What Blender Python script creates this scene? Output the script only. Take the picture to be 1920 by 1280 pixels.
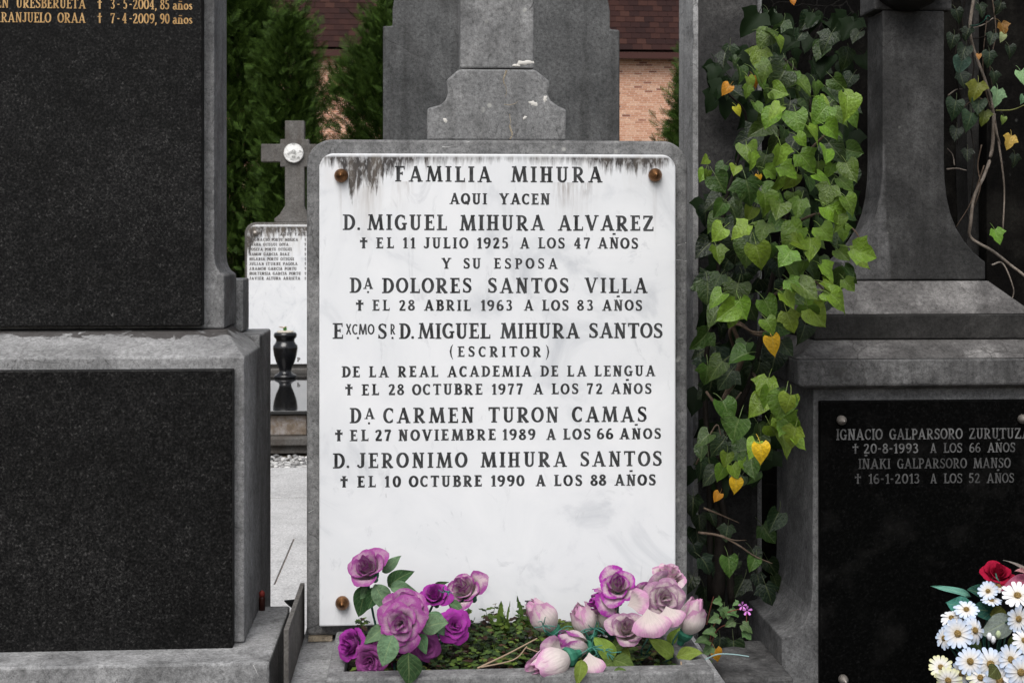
import bpy, bmesh, math, random
import numpy as np
from mathutils import Vector, Matrix

for _o in list(bpy.data.objects):
    bpy.data.objects.remove(_o)
SC = bpy.context.scene
COL = SC.collection
R = math.radians

# ------------------------------------------------------------------ camera, sky, sun, exposure
YAW = R(3.7)
FPX, HORIZON = 2600.0, 450.0
CAM = Vector((0.0, -2.6, 1.5))
cd = bpy.data.cameras.new('camera')
cd.sensor_width = 36.0
cd.lens = 36.0 * FPX / 1920.0
cd.shift_y = -(640.0 - HORIZON) / 1920.0
cd.clip_start, cd.clip_end = 0.05, 3000.0
cd.dof.use_dof = True
cd.dof.focus_distance = 2.62
cd.dof.aperture_fstop = 20.0
co = bpy.data.objects.new('camera', cd)
COL.objects.link(co)
co.location = CAM
co.rotation_euler = (R(90), 0, -YAW)
SC.camera = co

SUN_EL, SUN_AZ = R(55), R(200)          # azimuth clockwise from +Y: high behind the camera, a little left
w = bpy.data.worlds.new('World')
SC.world = w
w.use_nodes = True
nt = w.node_tree
for n in list(nt.nodes):
    nt.nodes.remove(n)
sky = nt.nodes.new('ShaderNodeTexSky')
sky.sky_type = 'NISHITA'
sky.sun_disc = False
sky.sun_elevation = SUN_EL
sky.sun_rotation = SUN_AZ
sky.air_density, sky.dust_density, sky.ozone_density = 1.0, 4.0, 1.0
hs = nt.nodes.new('ShaderNodeHueSaturation')
hs.inputs['Saturation'].default_value = 0.36     # grey cloud cover
bg = nt.nodes.new('ShaderNodeBackground')
bg.inputs['Strength'].default_value = 0.088
wo = nt.nodes.new('ShaderNodeOutputWorld')
nt.links.new(sky.outputs[0], hs.inputs['Color'])
nt.links.new(hs.outputs[0], bg.inputs['Color'])
nt.links.new(bg.outputs[0], wo.inputs[0])

sd = bpy.data.lights.new('sun', 'SUN')
sd.energy = 1.3
sd.angle = R(40)
sd.color = (1.0, 0.985, 0.965)
so = bpy.data.objects.new('sun', sd)
COL.objects.link(so)
dvec = Vector((math.sin(SUN_AZ) * math.cos(SUN_EL), math.cos(SUN_AZ) * math.cos(SUN_EL), math.sin(SUN_EL)))
so.rotation_euler = dvec.to_track_quat('Z', 'Y').to_euler()
so.location = (-3, -6, 9)

vs = SC.view_settings
vs.view_transform = 'Standard'
vs.look = 'None'
vs.gamma = 1.0
vs.exposure = 0.78
vs.use_curve_mapping = False

# ------------------------------------------------------------------ measuring helpers: a picture point on the plane y = Y
RIGHT = Vector((math.cos(YAW), -math.sin(YAW), 0))
FWD = Vector((math.sin(YAW), math.cos(YAW), 0))

def P(px, py, Y):
    d = FWD + RIGHT * ((px - 960.0) / FPX) + Vector((0, 0, -(py - HORIZON) / FPX))
    return CAM + d * ((Y - CAM.y) / d.y)

def PZ(px, py, z):
    d = FWD + RIGHT * ((px - 960.0) / FPX) + Vector((0, 0, -(py - HORIZON) / FPX))
    return CAM + d * ((z - CAM.z) / d.z)

def X(px, Y):
    return P(px, HORIZON, Y).x

def Z(px, py, Y):
    return P(px, py, Y).z

# ------------------------------------------------------------------ scene helpers
def tag(o, label=None, cat=None, group=None, kind=None):
    if label: o['label'] = label
    if cat: o['category'] = cat
    if group: o['group'] = group
    if kind: o['kind'] = kind
    return o

def thing(name, label, cat, loc=(0, 0, 0), group=None):
    o = bpy.data.objects.new(name, None)
    COL.objects.link(o)
    o.location = loc
    o.empty_display_size = 0.1
    return tag(o, label, cat, group)

def wloc(o):
    v = Vector((0, 0, 0))
    while o is not None:
        v += o.location
        o = o.parent
    return v

def mk(name, verts, faces, mat, parent=None, smooth=False, bevel=0.0, seg=2, uvs=None):
    """one mesh object; the verts are world coordinates, stored relative to the parent's origin"""
    off = wloc(parent) if parent else Vector((0, 0, 0))
    me = bpy.data.meshes.new(name)
    me.from_pydata([(v[0] - off.x, v[1] - off.y, v[2] - off.z) for v in verts], [], faces)
    if uvs is not None:
        ul = me.uv_layers.new(name='UVMap')
        li = np.empty(len(me.loops), dtype=np.int32)
        me.loops.foreach_get('vertex_index', li)
        ul.data.foreach_set('uv', np.asarray(uvs, dtype=np.float32)[li].ravel())
    if smooth:
        me.polygons.foreach_set('use_smooth', [True] * len(me.polygons))
    me.materials.append(mat)
    o = bpy.data.objects.new(name, me)
    COL.objects.link(o)
    if parent:
        o.parent = parent
    if bevel:
        b = o.modifiers.new('bevel', 'BEVEL')
        b.width, b.segments, b.limit_method, b.angle_limit = bevel, seg, 'ANGLE', R(28)
        b.harden_normals = False
    return o

def merge(*parts):
    V, F = [], []
    for v, f in parts:
        n = len(V)
        V += list(v)
        F += [[i + n for i in q] for q in f]
    return V, F

def box(x0, x1, y0, y1, z0, z1):
    v = [(x0, y0, z0), (x1, y0, z0), (x1, y1, z0), (x0, y1, z0), (x0, y0, z1), (x1, y0, z1), (x1, y1, z1), (x0, y1, z1)]
    return v, [[0, 3, 2, 1], [4, 5, 6, 7], [0, 1, 5, 4], [1, 2, 6, 5], [2, 3, 7, 6], [3, 0, 4, 7]]

def prism(prof, y0, y1):
    """profile of (x, z), counter-clockwise seen from the camera side (-Y), extruded along Y"""
    n = len(prof)
    v = [(x, y0, z) for x, z in prof] + [(x, y1, z) for x, z in prof]
    f = [list(range(n)), list(range(2 * n - 1, n - 1, -1))]
    for i in range(n):
        j = (i + 1) % n
        f.append([j, i, i + n, j + n])
    return v, f

def loft(rects):
    """stack of rectangles (x0, x1, y0, y1, z), bottom to top, closed"""
    v, f = [], []
    for (x0, x1, y0, y1, z) in rects:
        v += [(x0, y0, z), (x1, y0, z), (x1, y1, z), (x0, y1, z)]
    for k in range(len(rects) - 1):
        a, b = 4 * k, 4 * k + 4
        for i in range(4):
            j = (i + 1) % 4
            f.append([a + i, a + j, b + j, b + i])
    f.append([3, 2, 1, 0])
    m = 4 * (len(rects) - 1)
    f.append([m, m + 1, m + 2, m + 3])
    return v, f

def lathe(prof, c, n=24, axis='z'):
    v, f = [], []
    for (r, h) in prof:
        for i in range(n):
            a = 2 * math.pi * i / n
            if axis == 'z':
                v.append((c[0] + r * math.cos(a), c[1] + r * math.sin(a), c[2] + h))
            else:                                   # axis towards the camera (-Y)
                v.append((c[0] + r * math.cos(a), c[1] - h, c[2] + r * math.sin(a)))
    for k in range(len(prof) - 1):
        for i in range(n):
            j = (i + 1) % n
            f.append([k * n + i, k * n + j, (k + 1) * n + j, (k + 1) * n + i])
    f.append(list(range(n - 1, -1, -1)))
    f.append(list(range((len(prof) - 1) * n, len(prof) * n)))
    return v, f

def catmull(pts, sub=5):
    pts = [Vector(p) for p in pts]
    if len(pts) < 3:
        return [pts[0].lerp(pts[1], i / sub) for i in range(sub + 1)]
    q = [pts[0] * 2 - pts[1]] + pts + [pts[-1] * 2 - pts[-2]]
    out = []
    for i in range(1, len(q) - 2):
        a, b, c, d = q[i - 1], q[i], q[i + 1], q[i + 2]
        for k in range(sub):
            t = k / sub
            out.append(0.5 * ((2 * b) + (c - a) * t + (2 * a - 5 * b + 4 * c - d) * t * t + (3 * b - a - 3 * c + d) * t ** 3))
    out.append(pts[-1])
    return out

def tube(path, r0, r1, n=6):
    v, f = [], []
    m = len(path)
    for k, p in enumerate(path):
        t = (path[min(k + 1, m - 1)] - path[max(k - 1, 0)]).normalized()
        a = t.cross(Vector((0.31, 0.2, 0.93)))
        if a.length < 1e-4:
            a = t.cross(Vector((1, 0, 0)))
        a.normalize()
        b = t.cross(a)
        r = r0 + (r1 - r0) * k / (m - 1)
        for i in range(n):
            g = 2 * math.pi * i / n
            v.append(p + a * (r * math.cos(g)) + b * (r * math.sin(g)))
    for k in range(m - 1):
        for i in range(n):
            j = (i + 1) % n
            f.append([k * n + i, k * n + j, (k + 1) * n + j, (k + 1) * n + i])
    f.append(list(range(n - 1, -1, -1)))
    f.append(list(range((m - 1) * n, m * n)))
    return v, f

# ------------------------------------------------------------------ node material helpers
class NM:
    def __init__(self, name):
        self.m = bpy.data.materials.new(name)
        self.m.use_nodes = True
        self.t = self.m.node_tree
        self.b = self.t.nodes['Principled BSDF']
        self.out = self.t.nodes['Material Output']

    def n(self, kind, **kw):
        nd = self.t.nodes.new(kind)
        for k, v in kw.items():
            setattr(nd, k, v)
        return nd

    def put(self, sock, val):
        if isinstance(val, bpy.types.NodeSocket):
            self.t.links.new(val, sock)
        elif isinstance(val, (tuple, list)) and len(val) == 3 and sock.type == 'RGBA':
            sock.default_value = (*val, 1)
        else:
            sock.default_value = val

    def coord(self, kind='Object'):
        return self.n('ShaderNodeTexCoord').outputs[kind]

    def mapping(self, vec, scale=(1, 1, 1), loc=(0, 0, 0), rot=(0, 0, 0)):
        mp = self.n('ShaderNodeMapping')
        self.put(mp.inputs['Vector'], vec)
        mp.inputs['Scale'].default_value = scale
        mp.inputs['Location'].default_value = loc
        mp.inputs['Rotation'].default_value = rot
        return mp.outputs[0]

    def noise(self, vec, scale, detail=4, rough=0.55, dist=0.0, color=False):
        nd = self.n('ShaderNodeTexNoise')
        self.put(nd.inputs['Vector'], vec)
        nd.inputs['Scale'].default_value = scale
        nd.inputs['Detail'].default_value = detail
        nd.inputs['Roughness'].default_value = rough
        nd.inputs['Distortion'].default_value = dist
        return nd.outputs['Color' if color else 'Fac']

    def voronoi(self, vec, scale, feature='F1', out='Distance', rand=1.0):
        nd = self.n('ShaderNodeTexVoronoi', feature=feature)
        self.put(nd.inputs['Vector'], vec)
        nd.inputs['Scale'].default_value = scale
        nd.inputs['Randomness'].default_value = rand
        return nd.outputs[out]

    def ramp(self, fac, stops, interp='LINEAR'):
        nd = self.n('ShaderNodeValToRGB')
        self.put(nd.inputs[0], fac)
        cr = nd.color_ramp
        cr.interpolation = interp
        while len(cr.elements) < len(stops):
            cr.elements.new(0.5)
        for e, (p, c) in zip(cr.elements, stops):
            e.position = p
            e.color = (c, c, c, 1) if not isinstance(c, (tuple, list)) else (*c, 1)
        return nd.outputs[0]

    def math(self, op, a, b=0.0, c=None, clamp=False):
        nd = self.n('ShaderNodeMath', operation=op)
        nd.use_clamp = clamp
        self.put(nd.inputs[0], a)
        self.put(nd.inputs[1], b)
        if c is not None:
            self.put(nd.inputs[2], c)
        return nd.outputs[0]

    def mix(self, fac, a, b, mode='MIX'):
        nd = self.n('ShaderNodeMix', data_type='RGBA', blend_type=mode)
        nd.clamp_factor = True
        self.put(nd.inputs[0], fac)
        self.put(nd.inputs[6], a)
        self.put(nd.inputs[7], b)
        return nd.outputs[2]

    def sep(self, vec):
        nd = self.n('ShaderNodeSeparateXYZ')
        self.put(nd.inputs[0], vec)
        return nd.outputs

    def bump(self, height, strength=0.3, dist=0.01, normal=None):
        nd = self.n('ShaderNodeBump')
        self.put(nd.inputs['Height'], height)
        nd.inputs['Strength'].default_value = strength
        nd.inputs['Distance'].default_value = dist
        if normal is not None:
            self.put(nd.inputs['Normal'], normal)
        return nd.outputs[0]

    def done(self, color=None, rough=None, normal=None, spec=None, metal=None, **kw):
        if color is not None: self.put(self.b.inputs['Base Color'], color)
        if rough is not None: self.put(self.b.inputs['Roughness'], rough)
        if normal is not None: self.put(self.b.inputs['Normal'], normal)
        if spec is not None: self.put(self.b.inputs['Specular IOR Level'], spec)
        if metal is not None: self.put(self.b.inputs['Metallic'], metal)
        for k, v in kw.items():
            self.put(self.b.inputs[k.replace('_', ' ')], v)
        return self.m

def plain(name, col, rough=0.7, spec=0.3, metal=0.0):
    return NM(name).done(col, rough, spec=spec, metal=metal)

def stone(name, lo, mid, hi, grime=0.35, grime_col=(0.018, 0.017, 0.016), seed=0.0, lichen=0.0, veins=0.5, scale=1.0, rough=0.78, streak=0.35, spec=0.2):
    """weathered grey limestone: blotches, fine grain, hairline veins, vertical dirt runs, pale chips"""
    m = NM(name)
    c = m.mapping(m.coord(), loc=(seed, seed * 1.7, seed * 0.6), scale=(scale,) * 3)
    big = m.noise(c, 3.2, 6, 0.62, 0.4)
    med = m.noise(c, 16, 5, 0.65, 0.3)
    fine = m.noise(c, 130, 3, 0.7)
    grain = m.noise(c, 420, 2, 0.6)
    f = m.math('ADD', m.math('MULTIPLY', big, 0.55), m.math('MULTIPLY', med, 0.45))
    col = m.ramp(f, [(0.34, lo), (0.5, mid), (0.66, hi)])
    g = m.ramp(m.math('ADD', m.math('MULTIPLY', fine, 0.6), m.math('MULTIPLY', grain, 0.4)), [(0.34, 0.52), (0.5, 1.0), (0.66, 1.42)])
    col = m.mix(1.0, col, g, 'MULTIPLY')
    pit = m.ramp(m.noise(m.mapping(c, rot=(0.3, 0.8, 0.2), scale=(1, 1, 0.55)), 75, 3, 0.6, 1.5), [(0.63, 0.0), (0.70, 1.0)])
    col = m.mix(m.math('MULTIPLY', pit, 0.45), col, grime_col)
    curl = m.ramp(m.math('ABSOLUTE', m.math('SUBTRACT', m.noise(c, 22, 3, 0.5, 1.8), 0.5)), [(0.0, 1.0), (0.012, 0.0)])
    cmk = m.ramp(m.noise(c, 6.5, 2, 0.5), [(0.50, 0.0), (0.58, 1.0)])
    col = m.mix(m.math('MULTIPLY', m.math('MULTIPLY', curl, cmk), veins * 0.7), col, grime_col)
    # vertical runs of dirt
    sc = m.mapping(c, scale=(26, 26, 1.6))
    run = m.ramp(m.noise(sc, 1.0, 4, 0.6), [(0.5, 0.0), (0.72, 1.0)])
    col = m.mix(m.math('MULTIPLY', run, streak), col, grime_col)
    # dark crust
    crust = m.ramp(m.noise(c, 5.5, 7, 0.7, 0.8), [(0.53, 0.0), (0.68, 1.0)])
    col = m.mix(m.math('MULTIPLY', crust, grime), col, grime_col)
    # hairline fossil veins
    vv = m.voronoi(m.mix(0.06, c, m.noise(c, 9, 4, 0.6, color=True)), 7.0, 'DISTANCE_TO_EDGE')
    vein = m.ramp(vv, [(0.0, 1.0), (0.012, 0.0)])
    vmask = m.ramp(m.noise(c, 4.2, 3, 0.5), [(0.52, 0.0), (0.6, 1.0)])
    vfac = m.math('MULTIPLY', m.math('MULTIPLY', vein, vmask), veins)
    col = m.mix(vfac, col, (0.03, 0.028, 0.026))
    # pale chips / lichen dots
    if lichen:
        ld = m.voronoi(c, 38, 'F1')
        lm = m.ramp(m.noise(c, 11, 3, 0.6), [(0.6, 0.0), (0.68, 1.0)])
        lf = m.math('MULTIPLY', m.ramp(ld, [(0.12, 1.0), (0.22, 0.0)]), lm)
        col = m.mix(m.math('MULTIPLY', lf, lichen), col, (0.42, 0.42, 0.39))
    h = m.math('ADD', m.math('MULTIPLY', fine, 0.5), m.math('MULTIPLY', med, 0.6))
    h = m.math('SUBTRACT', h, m.math('MULTIPLY', vfac, 0.5))
    nrm = m.bump(h, 0.35, 0.006, m.bump(m.noise(c, 60, 4, 0.7), 0.25, 0.003))
    return m.done(col, rough, nrm, spec=spec)

MAT = {}
MAT['stone'] = stone('grey_limestone', (0.085, 0.086, 0.088), (0.16, 0.16, 0.16), (0.27, 0.27, 0.268), lichen=0.7)
MAT['stone_cross'] = stone('pale_cross_limestone', (0.12, 0.122, 0.124), (0.205, 0.206, 0.207), (0.32, 0.32, 0.318), seed=5.5, lichen=0.8, veins=0.8, grime=0.4)
MAT['stone_left'] = stone('pale_grey_limestone', (0.145, 0.146, 0.148), (0.25, 0.251, 0.253), (0.39, 0.391, 0.393), seed=3.1, grime=0.5, veins=0.35)
MAT['stone_dark'] = stone('shade_dark_limestone', (0.034, 0.034, 0.034), (0.078, 0.077, 0.077), (0.17, 0.168, 0.167), seed=7.7, grime=0.55, grime_col=(0.008, 0.008, 0.008), lichen=0.5, veins=0.5, streak=0.5)  # dark weathered stone, darkened further in place of shade on the right
MAT['stone_crust'] = stone('black_crusted_limestone', (0.012, 0.012, 0.011), (0.026, 0.025, 0.024), (0.055, 0.053, 0.051), seed=8.7, grime=0.6, grime_col=(0.006, 0.006, 0.006), lichen=0.4, veins=0.5, streak=0.5)
MAT['stone_slope'] = stone('rain_washed_limestone', (0.038, 0.0365, 0.0355), (0.092, 0.088, 0.086), (0.22, 0.212, 0.206), seed=9.4, grime=0.35, grime_col=(0.014, 0.013, 0.012), lichen=0.6, veins=0.6, streak=0.0)
MAT['stone_rear'] = stone('dull_grey_limestone', (0.055, 0.057, 0.058), (0.105, 0.107, 0.108), (0.165, 0.167, 0.167), seed=11.3, grime=0.3, lichen=0.3, streak=0.5)
MAT['stone_slab'] = stone('sooty_stone', (0.020, 0.020, 0.020), (0.034, 0.033, 0.033), (0.07, 0.068, 0.066), seed=17.9, grime=0.7, grime_col=(0.006, 0.006, 0.006), streak=0.7)
MAT['stone_slab_side'] = stone('pale_sawn_stone', (0.17, 0.17, 0.17), (0.27, 0.27, 0.27), (0.36, 0.36, 0.36), seed=19.0, grime=0.5, streak=0.5)
MAT['stone_wall'] = stone('shade_black_wall', (0.003, 0.003, 0.003), (0.006, 0.0055, 0.005), (0.016, 0.015, 0.013), seed=23.0, grime=0.6, grime_col=(0.002, 0.002, 0.002), lichen=0.12, spec=0.03)  # wall stone near black: the deep shade there is painted into its colour
MAT['stone_far'] = stone('brown_grey_stone', (0.075, 0.071, 0.066), (0.115, 0.109, 0.102), (0.165, 0.158, 0.15), seed=29.0, grime=0.5, grime_col=(0.05, 0.035, 0.025), scale=0.6)
MAT['paving'] = stone('pale_paving', (0.36, 0.355, 0.35), (0.44, 0.435, 0.43), (0.52, 0.515, 0.51), seed=31.0, grime=0.15, streak=0.0, veins=0.2, scale=0.7, lichen=0.9)
MAT['far_stones'] = stone('rubble_stone', (0.10, 0.075, 0.055), (0.19, 0.15, 0.115), (0.34, 0.32, 0.31), seed=37.0, grime=0.5, grime_col=(0.03, 0.02, 0.014), scale=2.0)

def granite():
    m = NM('black_granite')
    c = m.coord()
    a = m.noise(c, 230, 2, 0.7, 0.6)
    b = m.noise(c, 75, 3, 0.7)
    f = m.math('ADD', m.math('MULTIPLY', a, 0.72), m.math('MULTIPLY', b, 0.28))
    col = m.ramp(f, [(0.42, (0.0028, 0.0028, 0.0029)), (0.52, (0.010, 0.0099, 0.0098)), (0.60, (0.022, 0.0215, 0.021)), (0.70, (0.070, 0.068, 0.066))])
    big = m.ramp(m.noise(c, 3.5, 5, 0.65), [(0.35, 0.6), (0.65, 1.35)])
    col = m.mix(1.0, col, big, 'MULTIPLY')
    return m.done(col, 0.5, spec=0.11)
MAT['granite'] = granite()

def granite_right():
    m = NM('dusty_black_granite')
    c = m.coord()
    a = m.noise(c, 240, 3, 0.75)
    col = m.ramp(a, [(0.45, (0.0012, 0.0012, 0.0012)), (0.6, (0.003, 0.003, 0.003)), (0.75, (0.012, 0.012, 0.012))])
    d = m.ramp(m.noise(c, 7, 5, 0.65), [(0.52, 0.0), (0.75, 0.6)])
    col = m.mix(m.math('MULTIPLY', d, 0.12), col, (0.12, 0.115, 0.11))
    return m.done(col, 0.5, spec=0.03)
MAT['granite_right'] = granite_right()

def polished_black():
    m = NM('polished_black_slab')
    c = m.coord()
    col = m.ramp(m.noise(c, 160, 2, 0.6), [(0.4, 0.006), (0.7, 0.02)])
    return m.done(col, 0.04, spec=0.5)
MAT['polished'] = polished_black()
MAT['urn_black'] = NM('black_enamel').done((0.006, 0.006, 0.007), 0.16, spec=0.5)
MAT['urn_lip'] = plain('cream_liner', (0.55, 0.5, 0.42), 0.6)

def marble(name, zt, x0, x1, warm=0.0, seed=0.0, depth=0.06, halo=1.0, grow=1.0, prof=None, drips=()):
    """white marble with soft grey clouding and black water stains creeping down from its top edge (z = zt)"""
    m = NM(name)
    c = m.coord()
    cs = m.mapping(c, loc=(seed, seed, seed))
    x, y, z = m.sep(c)
    cloud = m.noise(cs, 5.0, 6, 0.6, 1.2)
    col = m.ramp(cloud, [(0.28, (0.56, 0.58, 0.61)), (0.44, (0.755, 0.77, 0.79)), (0.7, (0.82, 0.83, 0.845))])
    sm = m.ramp(m.noise(m.mapping(cs, scale=(1, 1, 0.55), rot=(0, 0.5, 0)), 13, 5, 0.7, 1.6), [(0.6, 0.0), (0.74, 1.0)])
    col = m.mix(m.math('MULTIPLY', sm, 0.6), col, (0.46, 0.475, 0.50))
    tiny = m.ramp(m.noise(m.mapping(cs, rot=(0, 0.7, 0), scale=(1, 1, 0.4)), 75, 2, 0.5), [(0.75, 0.0), (0.80, 1.0)])
    col = m.mix(m.math('MULTIPLY', tiny, 0.5), col, (0.30, 0.30, 0.31))
    d = m.math('SUBTRACT', zt, z)
    # length of the stain along the edge, then the individual runs
    ln = m.ramp(m.noise(m.mapping(cs, scale=(1, 0, 0)), 9.0 * grow, 3, 0.6), [(0.36, 0.25), (0.5, 0.5), (0.64, 1.0)])
    if prof:
        fx = m.math('DIVIDE', m.math('SUBTRACT', x, x0), x1 - x0)
        ln = m.math('MULTIPLY', m.math('ADD', m.math('MULTIPLY', ln, 0.5), 0.62), m.ramp(fx, prof))
    run = m.noise(m.mapping(cs, scale=(70 * grow, 1, 8 * grow)), 1.0, 5, 0.7, 0.3)
    spot = m.noise(m.mapping(cs, scale=(1, 1, 0.45)), 150 * grow, 3, 0.6)
    reach = m.math('MULTIPLY', m.math('MULTIPLY', ln, depth), m.ramp(run, [(0.3, 0.3), (0.66, 1.3)]))
    mk_ = m.math('DIVIDE', m.math('SUBTRACT', reach, d), 0.020 / grow, clamp=True)
    mk_ = m.math('MULTIPLY', mk_, m.ramp(spot, [(0.34, 0.55), (0.50, 1.0)]))
    edge = m.math('SUBTRACT', 1.0, m.ramp(m.math('MULTIPLY', d, 40 * grow), [(0.0, 1.0), (0.16, 0.8), (0.3, 0.0)]))
    mk_ = m.math('MULTIPLY', mk_, edge)
    col = m.mix(m.math('MULTIPLY', mk_, 0.96), col, (0.022, 0.016, 0.014))
    # yellowish halo and faint drips further down
    hal = m.math('DIVIDE', m.math('SUBTRACT', m.math('MULTIPLY', ln, 0.20 * halo), d), 0.13, clamp=True)
    hal = m.math('MULTIPLY', hal, m.ramp(m.noise(m.mapping(cs, scale=(30, 1, 4)), 1.0, 4, 0.7), [(0.4, 0.0), (0.7, 1.0)]))
    col = m.mix(m.math('MULTIPLY', hal, 0.42), col, (0.33, 0.28, 0.22))
    for (sx0, z0, wd_, ln_, k_) in drips:
        gx = m.math('SUBTRACT', 1.0, m.math('DIVIDE', m.math('ABSOLUTE', m.math('SUBTRACT', x, sx0)), wd_), clamp=True)
        dz_ = m.math('SUBTRACT', z0, z)
        gz = m.math('MULTIPLY', m.math('SUBTRACT', 1.0, m.math('DIVIDE', dz_, ln_), clamp=True), m.math('GREATER_THAN', dz_, 0.0))
        nz_ = m.ramp(m.noise(m.mapping(cs, scale=(160, 1, 14)), 1.0, 3, 0.7), [(0.35, 0.0), (0.65, 1.0)])
        col = m.mix(m.math('MULTIPLY', m.math('MULTIPLY', gx, gz), m.math('MULTIPLY', nz_, k_)), col, (0.17, 0.12, 0.085))
    nrm = m.bump(m.noise(cs, 60, 4, 0.6), 0.06, 0.003)
    return m.done(col, 0.42, nrm, spec=0.3)

MAT['brass'] = None
def brass():
    m = NM('aged_brass')
    c = m.coord()
    a = m.noise(c, 90, 4, 0.6)
    col = m.ramp(a, [(0.35, (0.10, 0.045, 0.018)), (0.6, (0.26, 0.125, 0.05))])
    return m.done(col, 0.38, metal=0.85)
MAT['brass'] = brass()
MAT['steel'] = NM('dull_steel').done((0.33, 0.3, 0.27), 0.45, metal=0.7)
MAT['letter_dark'] = None
def letter(name, lo, hi, rough=0.6):
    m = NM(name)
    c = m.coord()
    a = m.noise(c, 55, 4, 0.6)
    b = m.noise(c, 500, 2, 0.6)
    col = m.ramp(m.math('ADD', m.math('MULTIPLY', a, 0.7), m.math('MULTIPLY', b, 0.3)), [(0.36, lo), (0.64, hi)])
    return m.done(col, rough, spec=0.2)
MAT['letter_dark'] = letter('black_letter_paint', (0.014, 0.014, 0.015), (0.075, 0.077, 0.080))
MAT['letter_gold'] = letter('gilt_letter', (0.30, 0.17, 0.06), (0.62, 0.40, 0.18), 0.45)
MAT['letter_grey'] = letter('worn_white_letter', (0.05, 0.05, 0.05), (0.155, 0.155, 0.155))
MAT['letter_grey2'] = letter('faint_white_letter', (0.03, 0.03, 0.03), (0.10, 0.10, 0.10))
MAT['letter_far'] = letter('faded_letter', (0.05, 0.045, 0.042), (0.16, 0.15, 0.145))

# ------------------------------------------------------------------ lettering: own roman capitals, drawn as strokes
def arc(cx, cy, rx, ry, a0, a1, s, t, n=14):
    out = []
    for i in range(n + 1):
        a = math.radians(a0 + (a1 - a0) * i / n)
        tx, ty = -rx * math.sin(a), ry * math.cos(a)
        k = abs(ty) / math.hypot(tx, ty)
        out.append((cx + rx * math.cos(a), cy + ry * math.sin(a), t + (s - t) * k ** 1.4))
    return out

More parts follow.
